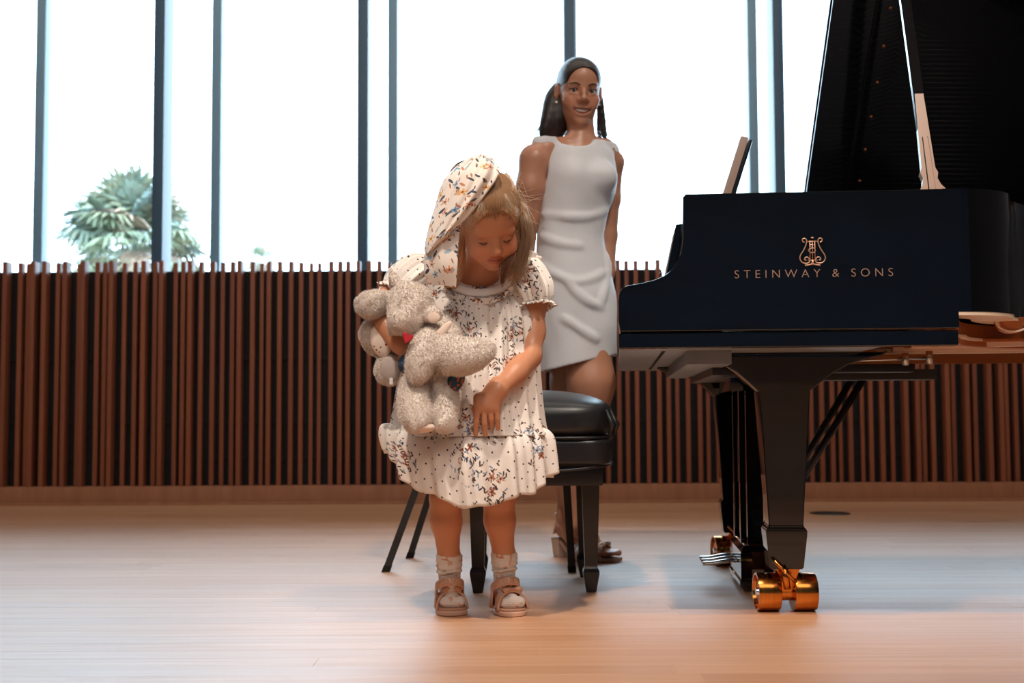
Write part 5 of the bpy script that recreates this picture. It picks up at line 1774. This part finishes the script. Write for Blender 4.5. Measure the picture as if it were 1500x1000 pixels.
# yoke round chest and shoulders
S = SDF((-0.31, 2.82, 0.72), (0.11, 3.12, 0.92), 0.003)
S.ell(G(693, 452, 0.015), (0.124, 0.080, 0.092), None, 0.03)
S.chain([G(650, 415, 0.02), G(604, 412, 0.02)], [0.056, 0.050], 0.03)
S.chain([G(730, 415, 0.03), G(765, 412, 0.03)], [0.056, 0.050], 0.03)
S.ell(G(702, 392, -0.045), (0.066, 0.085, 0.046), None, 0.008, 'sub')
S.half(G(690, 468, 0), (0, 0, -1))
S.rough(0.0022, 120, 8)
me = S.mesh('bodice'); set_fuv(me, S.V[:, [0, 2]] + 0.5)
wlink('bodice', me, M['dress_print'], dress)
# plain neckline band with a small frill
def nband(off, r_, seed, amp):
    pts = []
    for a in np.linspace(math.pi * 1.03, math.pi * 1.97, 60):
        px_ = 702 + 44 * math.cos(a); py_ = 397 - 27 * math.sin(a) + off
        pts.append(G(px_, py_, -0.052 - 0.018 * abs(math.sin(a)) + amp * math.sin(seed + a * 40)))
    return pts
wlink('neck_band', tube_mesh('neck_band', nband(5, 0, 0, 0.0), [0.004] * 60, 8, ry=[0.011] * 60), M['dress_plain'], dress)
# puffed sleeves with frilled cuffs
def sleeve(name, path, rad, amp, seed, fr, mat='dress_print', uv=0.0, flare=None):
    path = catmull([G(*p) for p in path], 26)
    rad = np.interp(np.linspace(0, 1, 26), np.linspace(0, 1, len(rad)), rad)
    am = np.interp(np.linspace(0, 1, 26), np.linspace(0, 1, len(amp)), amp)
    T, N, B = frames(path)
    pl = pleats(TH, seed, fr, (0.5, 0.6, 0.5, 0.3))
    rows = [path[k] + (np.cos(TH)[:, None] * N[k] + np.sin(TH)[:, None] * B[k]) * (rad[k] + am[k] * pl)[:, None] for k in range(26)]
    return cloth_rings(name, rows, M[mat], dress, (uv, uv))
sleeve('sleeve', [(742, 398, 0.03), (764, 408, 0.02), (777, 430, 0.01), (781, 446, 0.005)], [0.040, 0.058, 0.056, 0.044], [0.001, 0.006, 0.006, 0.002], 3, (7, 11, 17, 23), uv=0.2)
sleeve('sleeve_frill', [(780, 440, 0.005), (781, 446, 0.005), (782, 452, 0.003)], [0.040, 0.045, 0.052], [0.001, 0.004, 0.007], 4, (9, 15, 21, 31), uv=0.6)
sleeve('sleeve', [(640, 398, 0.02), (615, 404, 0.01), (596, 418, -0.005), (584, 432, -0.015)], [0.038, 0.058, 0.056, 0.046], [0.001, 0.006, 0.006, 0.003], 6, (7, 11, 17, 23), uv=0.9)
sleeve('sleeve_frill', [(588, 428, -0.012), (583, 433, -0.016), (578, 438, -0.02)], [0.042, 0.046, 0.052], [0.001, 0.004, 0.006], 8, (9, 15, 21, 31), uv=1.3)
# standing shoulder ruffles
def ruffle(name, pts, h, amp, freq, seed, mat='dress_print'):
    q = catmull([G(*p) for p in pts], 90)
    rows = []
    for k, f_ in enumerate(np.linspace(0, 1, 8)):
        s_ = np.linspace(0, 1, 90)
        off = np.stack([0.010 * f_ * np.sin(s_ * freq * 1.3 + seed), amp * f_ * np.sin(s_ * freq + seed), h * f_ * np.sin(np.pi * np.clip(s_ * 0.94 + 0.03, 0, 1)) ** 0.5 + 0.004 * f_ * np.sin(s_ * freq * 0.7)], 1)
        rows.append(q + off)
    cloth_rings(name, rows, M[mat], dress, (0.4 * seed, 0), 0.0012, False)
ruffle('shoulder_ruffle', [(738, 404, -0.045), (752, 388, -0.03), (768, 380, 0.0), (784, 385, 0.02), (794, 402, 0.03)], 0.030, 0.010, 34, 1.0)
ruffle('shoulder_ruffle', [(636, 402, -0.05), (618, 388, -0.03), (600, 384, -0.005), (586, 394, 0.01), (578, 410, 0.01)], 0.016, 0.010, 34, 2.0)
ruffle('chest_frill', [(648, 428, -0.062), (672, 440, -0.072), (702, 446, -0.080), (732, 440, -0.076), (752, 424, -0.055)], 0.014, 0.007, 46, 3.0)

# ---- hair
S = SDF((-0.22, 2.66, 0.80), (0.10, 3.06, 1.14), 0.003)
HG.e(S, (0, -0.018, 0.040), (0.0785, 0.0945, 0.0850), 0.02)
HG.e(S, (0, 0.038, 0.047), (0.0630, 0.0545, 0.0550), 0.02)
HG.e(S, (0, -0.055, 0.0), (0.072, 0.060, 0.070), 0.03)
HG.e(S, (0, 0.094, -0.030), (0.072, 0.066, 0.080), 0.008, 'sub')
HG.e(S, (0.0, 0.100, 0.010), (0.064, 0.058, 0.066), 0.008, 'sub')
S.chain([HG(0.062, 0.010, 0.03), P(763, 310, 2.84), P(768, 350, 2.88), P(758, 385, 2.92), P(750, 410, 2.93)], [0.012, 0.012, 0.010, 0.008, 0.005], 0.02, n=10)
S.chain([HG(-0.062, -0.01, 0.02), P(664, 345, 2.86), P(664, 385, 2.88), P(660, 415, 2.90)], [0.024, 0.026, 0.026, 0.018], 0.02, n=6)
me = S.mesh('hair')
hair = wlink('hair', me, M['hair_blonde'], girl)
# loose strands
rg = np.random.default_rng(21)
paths = []
crown = []
for k in range(1100):
    t, u_ = rg.uniform(0, 1), rg.uniform(-1, 1)
    # from the hairline back over the crown, then down behind the far cheek
    ang = -1.0 + 2.3 * t
    sa_ = math.sin(ang); h0 = np.array([sa_ * 0.88, 0.90 - 0.52 * sa_ * sa_, 0.42 - 0.30 * sa_ * sa_ + rg.normal() * 0.09])
    h1 = np.array([h0[0] * 0.85 + 0.18, -0.55 + 0.1 * u_, 0.80 - 0.25 * abs(h0[0])])
    pp = []
    for f_ in (0.0, 0.2, 0.4, 0.6, 0.8, 1.0):
        v_ = (h0 * (1 - f_) + h1 * f_); v_ /= np.linalg.norm(v_)
        g_ = (1 + 0.17 * max(0, v_[1]) ** 3) * (0.965 + 0.035 * min(1, f_ * 4))
        pp.append(HG(v_[0] * 0.0835 * g_, -0.018 + v_[1] * 0.1000 * g_, 0.040 + v_[2] * 0.0915 * g_))
    crown.append(catmull(pp, 14))
for k in range(700):
    u_, w_ = rg.normal(), rg.normal()
    j = np.array([0.007 * u_, 0.012 * w_, 0])
    pp = [HG(0.045 + 0.02 * rg.uniform(), -0.03 + 0.02 * w_, 0.105), HG(0.076, -0.015 + 0.02 * w_, 0.055) + j * 0.4, P(766, 318, 2.84) + j, P(770, 350, 2.87) + j * 1.2, P(762, 380, 2.90) + j * 1.3 + rg.normal(size=3) * 0.004, P(752 + 4 * u_, 402 + 8 * rg.normal(), 2.91) + j]
    paths.append(catmull(pp, 16))
for k in range(60):      # flyaways
    a = HG(0.070 + rg.uniform(-0.012, 0.010), rg.uniform(-0.06, 0.02), rg.uniform(-0.04, 0.095))
    d1 = rg.normal(size=3) * 0.010 + np.array([0.010, 0, -0.004])
    d2 = rg.normal(size=3) * 0.014 + np.array([0.014, 0, -0.012])
    paths.append(catmull([a, a + d1, a + d1 + d2 * 0.8, a + d1 + d2 * 1.7], 8))
for k in range(60):     # fringe wisps over the forehead
    x = rg.uniform(-0.05, 0.055)
    paths.append(catmull([HG(x * 0.6, 0.050, 0.106), HG(x * 0.9, 0.076, 0.082), HG(x * 1.1 + rg.normal() * 0.004, 0.0850 - abs(x) * 0.25, 0.062 + rg.normal() * 0.004), HG(x * 1.25 + rg.normal() * 0.009, 0.086 - abs(x) * 0.45, 0.046 + rg.normal() * 0.010)], 8))
tag(wlink('hair_strands', strands_mesh('hair_strands', paths, 0.00055), M['hair_strand'], girl), kind='stuff')
tag(wlink('crown_strands', strands_mesh('crown_strands', crown, 0.00045), M['hair_crown'], girl), kind='stuff')
# darker lock over the shoulder
S2 = []
for k in range(120):
    j = rg.normal(size=3) * 0.0038
    S2.append(catmull([P(754, 358, 2.86) + j, P(748, 378, 2.84) + j * 1.4, P(739, 396, 2.83) + j * 1.6, P(736, 413 + rg.normal() * 3, 2.83) + j * 0.5], 9))
tag(wlink('hair_lock', strands_mesh('hair_lock', S2, 0.0010), M['hair_brown'], girl), kind='stuff')

# ---- floral scarf tied on the crown
scarf = empty('hair_scarf', (0, 0, 0), 0.0, girl)
scarf.matrix_parent_inverse = Matrix.Translation(Vector(girl.location)).inverted()
def sheet(name, left, right, nfold, amp, dep, seed, nu=70, nv=60, bulge=0.02, uv=0.0, fold_fade=0.8):
    """cloth between two edge curves (pixel, depth) with pleats that fade along the length"""
    Lc = catmull([P(*p) for p in left], nv); Rc = catmull([P(*p) for p in right], nv)
    rg_ = np.random.default_rng(seed); ph = rg_.uniform(0, 6.28, 3)
    rows = []
    s_ = np.linspace(0, 1, nu)
    for k in range(nv):
        t = k / (nv - 1)
        f_ = (1 - fold_fade * t)
        fold = amp * f_ * (np.sin(s_ * nfold * 6.28 + ph[0]) + 0.5 * np.sin(s_ * nfold * 9.7 + ph[1] + 2 * t)) * np.sin(np.pi * np.clip(s_, 0.02, 0.98)) ** 0.4
        b_ = bulge * np.sin(np.pi * s_) ** 0.8 * (0.5 + 0.5 * math.sin(math.pi * min(1, 0.25 + t * 0.7)))
        pts = Lc[k][None] * (1 - s_[:, None]) + Rc[k][None] * s_[:, None]
        pts[:, 1] -= b_ + fold
        pts[:, 2] += 0.25 * fold
        rows.append(pts)
    o = cloth_rings(name, rows, M['scarf_print'], scarf, (uv, uv), 0.0015, False)
    return o
sheet('upper_drape', [(700, 230, 2.80), (676, 238, 2.80), (650, 264, 2.79), (637, 302, 2.79), (627, 335, 2.79), (622, 362, 2.79), (624, 374, 2.79)],
      [(712, 230, 2.79), (728, 240, 2.765), (729, 258, 2.745), (712, 284, 2.74), (690, 312, 2.745), (668, 334, 2.75), (634, 366, 2.78)], 3.0, 0.0062, 0, 4, uv=0.1, bulge=0.030)
sheet('lower_drape', [(640, 330, 2.80), (628, 356, 2.80), (622, 376, 2.79), (622, 398, 2.79), (628, 416, 2.80)],
      [(676, 326, 2.765), (673, 342, 2.765), (671, 362, 2.765), (670, 390, 2.765), (668, 421, 2.78)], 1.6, 0.004, 0, 8, uv=0.7, bulge=0.012, fold_fade=0.3)
sheet('back_drape', [(690, 232, 2.84), (668, 240, 2.86), (654, 262, 2.87), (648, 300, 2.87)], [(710, 231, 2.83), (720, 240, 2.84), (724, 250, 2.84), (724, 262, 2.84)], 3.0, 0.004, 0, 6, uv=1.3, bulge=-0.02)
# gathered knot
kc = P(704, 236, 2.79)
rows = []
for f_ in np.linspace(0, 1, 16):
    ph_ = math.pi * (0.04 + 0.92 * f_)
    rr_ = 0.024 * math.sin(ph_) * (1 + 0.10 * np.cos(11 * TH) + 0.06 * np.cos(7 * TH + 1))
    rows.append(np.stack([kc[0] + rr_ * np.cos(TH) * 1.15, kc[1] + rr_ * np.sin(TH) * 0.9, kc[2] + 0.014 * np.cos(ph_) + 0 * TH], 1))
cloth_rings('knot', rows, M['scarf_print'], scarf, (2.1, 0.3), 0.001)
pts = [P(700 + 33 * math.cos(a), 262 - 33 * math.sin(a), 2.86) for a in np.linspace(0.15, 2.9, 24)]
wlink('wire_band', tube_mesh('wire_band', pts, [0.0012] * 24, 6), M['steel'], scarf)

# ---- socks and sandals
for kx, (ank, h_, t) in FT.items():
    S = SDF(np.minimum(ank, t) - 0.07, np.maximum(ank, t) + 0.07, 0.0022)
    top_ = P(ank[0] * F_PX / ank[1] + 750, 811 if kx == 'l' else 808, ank[1])
    S.chain([top_ + (0, 0, 0.004), ank, h_ + (0, 0, 0.004)], [0.0325, 0.0292, 0.0262], 0.012)
    S.chain([ank - (0, 0, 0.035), (h_ + t) / 2 + np.array([0, 0, 0.008]), t], [0.025, 0.0225, 0.0165], 0.006)
    S.cone(h_, t, 0.025, 0.016, 0.006)
    S.cone(t + (0.019, 0, -0.002), t + (-0.019, 0, -0.002), 0.0145, 0.0145, 0.006)
    for q in range(4):
        zc = top_[2] - 0.006 - q * 0.012
        S.chain([np.array([ank[0] + 0.0305 * math.cos(a), ank[1] + 0.0305 * math.sin(a), zc + 0.003 * math.sin(a * 2 + q)]) for a in np.linspace(0, 6.283, 14)], [0.0022] * 14, 0.004)
    S.half(top_, (0, 0, 1))
    sock = wlink('sock', S.mesh('sock'), M['sock'], girl)
    sd = empty('sandal', (0, 0, 0), 0.0, girl)
    sd.matrix_parent_inverse = Matrix.Translation(Vector(girl.location)).inverted()
    # sole outline
    d = t - h_; d[2] = 0; d /= np.linalg.norm(d); sdv = np.array([-d[1], d[0], 0])
    if sdv[0] < 0: sdv = -sdv
    mid = (t + h_) / 2; mid[2] = 0
    half_l = np.linalg.norm((t - h_)[:2]) / 2 + 0.032
    def outline_(g_):
        out = []
        for a in np.linspace(0, 2 * math.pi, 48, endpoint=False):
            w = 0.038 + 0.004 * math.cos(a)
            c_, s_ = math.cos(a), math.sin(a)
            m_ = (abs(c_) ** 2.6 + abs(s_) ** 2.6) ** (1 / 2.6)
            out.append(mid + d * c_ / m_ * (half_l + g_) + sdv * s_ / m_ * (w + g_))
        return out
    def slab(name, zs_, mat):
        rows_ = [[tuple(p + np.array([0, 0, z])) for p in outline_(g_)] for z, g_ in zs_]
        bm_ = bmesh.new(); loft_bm(bm_, rows_)
        wlink(name, bm_mesh(name, bm_, True), mat, sd)
    slab('sole', [(0.0, -0.004), (0.002, 0.0), (0.010, 0.001), (0.0125, -0.001)], M['sole_rose'])
    slab('footbed', [(0.0125, -0.0035), (0.016, -0.002), (0.018, -0.004)], M['suede'])
    def strap(name, c_, w, h0, h1, r_, mat, th=0.003, a0=0.0, a1=math.pi, lean=0.0):
        an_ = np.linspace(a0, a1, 22)
        pts = [c_ + sdv * w * math.cos(a) + np.array([0, 0, h0 + (h1 - h0) * math.sin(a)]) + d * lean * math.sin(a) for a in an_]
        up_ = 0.25 if abs(lean) > 0.02 else 1.0
        nr = [sdv * math.cos(a) + d * math.sin(a) * (1.0 if abs(lean) > 0.02 else 0.25) + np.array([0, 0, up_ * max(0, math.sin(a))]) for a in an_]
        return wlink(name, ribbon_mesh(name, pts, nr, th, r_), mat, sd)
    tz = t * (1, 1, 0)
    strap('toe_strap', tz - d * 0.004, 0.0385, 0.014, 0.0660, 0.012, M['suede'], 0.002, lean=-0.008)
    strap('toe_strap_edge', tz + d * 0.007, 0.0390, 0.014, 0.0600, 0.004, M['suede'], 0.003, lean=-0.006)
    ab = (ank * (1, 1, 0)) + d * 0.006
    strap('ankle_strap', ab, 0.0345, 0.066, 0.086, 0.0105, M['glitter_strap'], 0.0022, -0.6, math.pi + 0.6, 0.037)
    tp_ = catmull([tz - d * 0.006 + (0, 0, 0.066), (tz + ab + d * 0.03) / 2 + (0, 0, 0.081), ab + d * 0.039 + (0, 0, 0.086)], 10)
    wlink('t_strap', ribbon_mesh('t_strap', tp_, d * 0.6 + np.array([0, 0, 0.8]), 0.002, 0.0085), M['suede'], sd)
    bw = tz + d * 0.003 + (0, 0, 0.066)
    wlink('bow', tube_mesh('bow', [bw + sdv * 0.024 - (0, 0, 0.006), bw + sdv * 0.010, bw, bw - sdv * 0.010, bw - sdv * 0.024 - (0, 0, 0.006)], [0.008, 0.0065, 0.003, 0.0065, 0.008], 10), M['suede'], sd)
    pts = [h_ * (1, 1, 0) - d * 0.030 * math.cos(a) + sdv * 0.034 * math.sin(a) + (0, 0, 0.030) for a in np.linspace(-1.7, 1.7, 16)]
    wlink('heel_counter', ribbon_mesh('heel_counter', pts, [p_ - h_ * (1, 1, 0) - np.array([0, 0, 0.03]) for p_ in pts], 0.002, 0.018), M['suede'], sd)
    for q in (-1, 1):
        wlink('side_strap', ribbon_mesh('side_strap', [ab + sdv * q * 0.034 + (0, 0, 0.070), ab + sdv * q * 0.036 - d * 0.004 + (0, 0, 0.016)], sdv, 0.002, 0.008), M['suede'], sd)

# ------------------------------------------------------------------ plush toys held by the child
def plush(name, label, S, fuzz, seed):
    S.rough(0.0020, 210, seed)
    me = S.mesh('fur_body')
    ctr = S.V.mean(0)
    t = empty(name, tuple(ctr))
    tag(t, label, 'plush toy')
    wlink('fur_body', me, M['plush'], t)
    tag(wlink('pile', fuzz_mesh('pile', S.V, S.Q, fuzz, 0.0058, 0.0006, seed, 0.15), M['plush'], t), kind='stuff')
    return t
def T(px, py, d): return P(px, py, d)
S = SDF((-0.29, 2.60, 0.42), (0.02, 2.99, 0.90), 0.0025)
S.ell(T(600, 448, 2.80), (0.056, 0.052, 0.056), None, 0.02)
S.ell(T(590, 468, 2.775), (0.044, 0.040, 0.034), None, 0.02)
S.ell(T(574, 478, 2.78), (0.018, 0.02, 0.016), None, 0.012)
S.cone(T(569, 405, 2.80), T(584, 418, 2.80), 0.0145, 0.013, 0.006)
S.ell(T(635, 460, 2.765), (0.022, 0.013, 0.019), None, 0.004)
S.ell(T(645, 500, 2.84), (0.052, 0.042, 0.062), None, 0.02)
S.chain([T(640, 500, 2.80), T(660, 520, 2.76), T(690, 520, 2.745), T(715, 512, 2.75)], [0.030, 0.040, 0.034, 0.016], 0.015, n=9)
S.chain([T(632, 490, 2.79), T(620, 515, 2.755), T(612, 545, 2.75)], [0.026, 0.029, 0.027], 0.012, n=7)
S.ell(T(640, 548, 2.82), (0.052, 0.040, 0.038), None, 0.02)
S.chain([T(608, 560, 2.80), T(606, 590, 2.77), T(612, 614, 2.745)], [0.030, 0.034, 0.032], 0.012, n=7)
S.chain([T(650, 558, 2.81), T(652, 592, 2.79), T(652, 618, 2.765)], [0.029, 0.028, 0.026], 0.012, n=7)
lamb = plush('plush_lamb', 'fluffy cream plush with round ears and blue floral trousers, held uppermost by the child', S, 80000, 3)
def soft(name, parent, c_, r_, mat, R=None, n=22):
    bm_ = bmesh.new(); bmesh.ops.create_uvsphere(bm_, u_segments=n, v_segments=n // 2 + 3, radius=1.0)
    R_ = np.eye(3) if R is None else R
    for v_ in bm_.verts: v_.co = Vector(np.array(c_) + R_ @ (np.array(v_.co) * np.array(r_)))
    return wlink(name, bm_mesh(name, bm_, True), M[mat], parent)
soft('ear_lining', lamb, T(635, 465, 2.751), (0.015, 0.004, 0.0125), 'plush_smooth')
soft('foot_pad', lamb, T(619, 626, 2.738), (0.029, 0.020, 0.012), 'plush_smooth')
soft('trousers', lamb, T(668, 556, 2.785), (0.020, 0.022, 0.030), 'blue_print', ry(0.35))
soft('trousers', lamb, T(592, 533, 2.80), (0.014, 0.022, 0.022), 'blue_print')
soft('scarf_fold', lamb, T(646, 487, 2.762), (0.010, 0.006, 0.036), 'plush_smooth', ry(0.75))
hp = [(0, -0.016), (0.006, -0.009), (0.012, 0.0), (0.0125, 0.006), (0.009, 0.010), (0.004, 0.009), (0, 0.005), (-0.004, 0.009), (-0.009, 0.010), (-0.0125, 0.006), (-0.012, 0.0), (-0.006, -0.009)]
hc = T(597, 494, 2.728)
rows = [[tuple(hc + ry(0.35) @ np.array([p * s_, dd, q * s_])) for p, q in hp] for dd, s_ in ((0.004, 0.9), (-0.001, 1.0), (-0.004, 0.8))]
bm = bmesh.new(); loft_bm(bm, rows)
wlink('heart', bm_mesh('heart', bm), M['heart_red'], lamb)
S = SDF((-0.41, 2.72, 0.52), (-0.16, 2.97, 0.82), 0.0025)
S.chain([T(562, 442, 2.86), T(548, 446, 2.845), T(540, 447, 2.84)], [0.026, 0.030, 0.031], 0.012)
S.ell(T(546, 490, 2.885), (0.030, 0.032, 0.040), None, 0.015)
S.ell(T(566, 500, 2.89), (0.038, 0.032, 0.045), None, 0.02)
S.ell(T(568, 542, 2.86), (0.030, 0.026, 0.036), None, 0.012)
bear = plush('plush_bear', 'smaller cream plush with star-dotted belly squeezed under the arm of the child', S, 36000, 7)
soft('belly_patch', bear, T(558, 499, 2.852), (0.026, 0.012, 0.040), 'star_cloth', ry(-0.25))
soft('sole_patch', bear, T(571, 541, 2.838), (0.024, 0.010, 0.029), 'plush_grey')
tc = T(573, 558, 2.824)
bm = bmesh.new(); box_bm(bm, tc - (0.004, 0.001, 0.008), tc + (0.004, 0.001, 0.008))
wlink('care_tag', bm_mesh('care_tag', bm), M['tag_white'], bear)
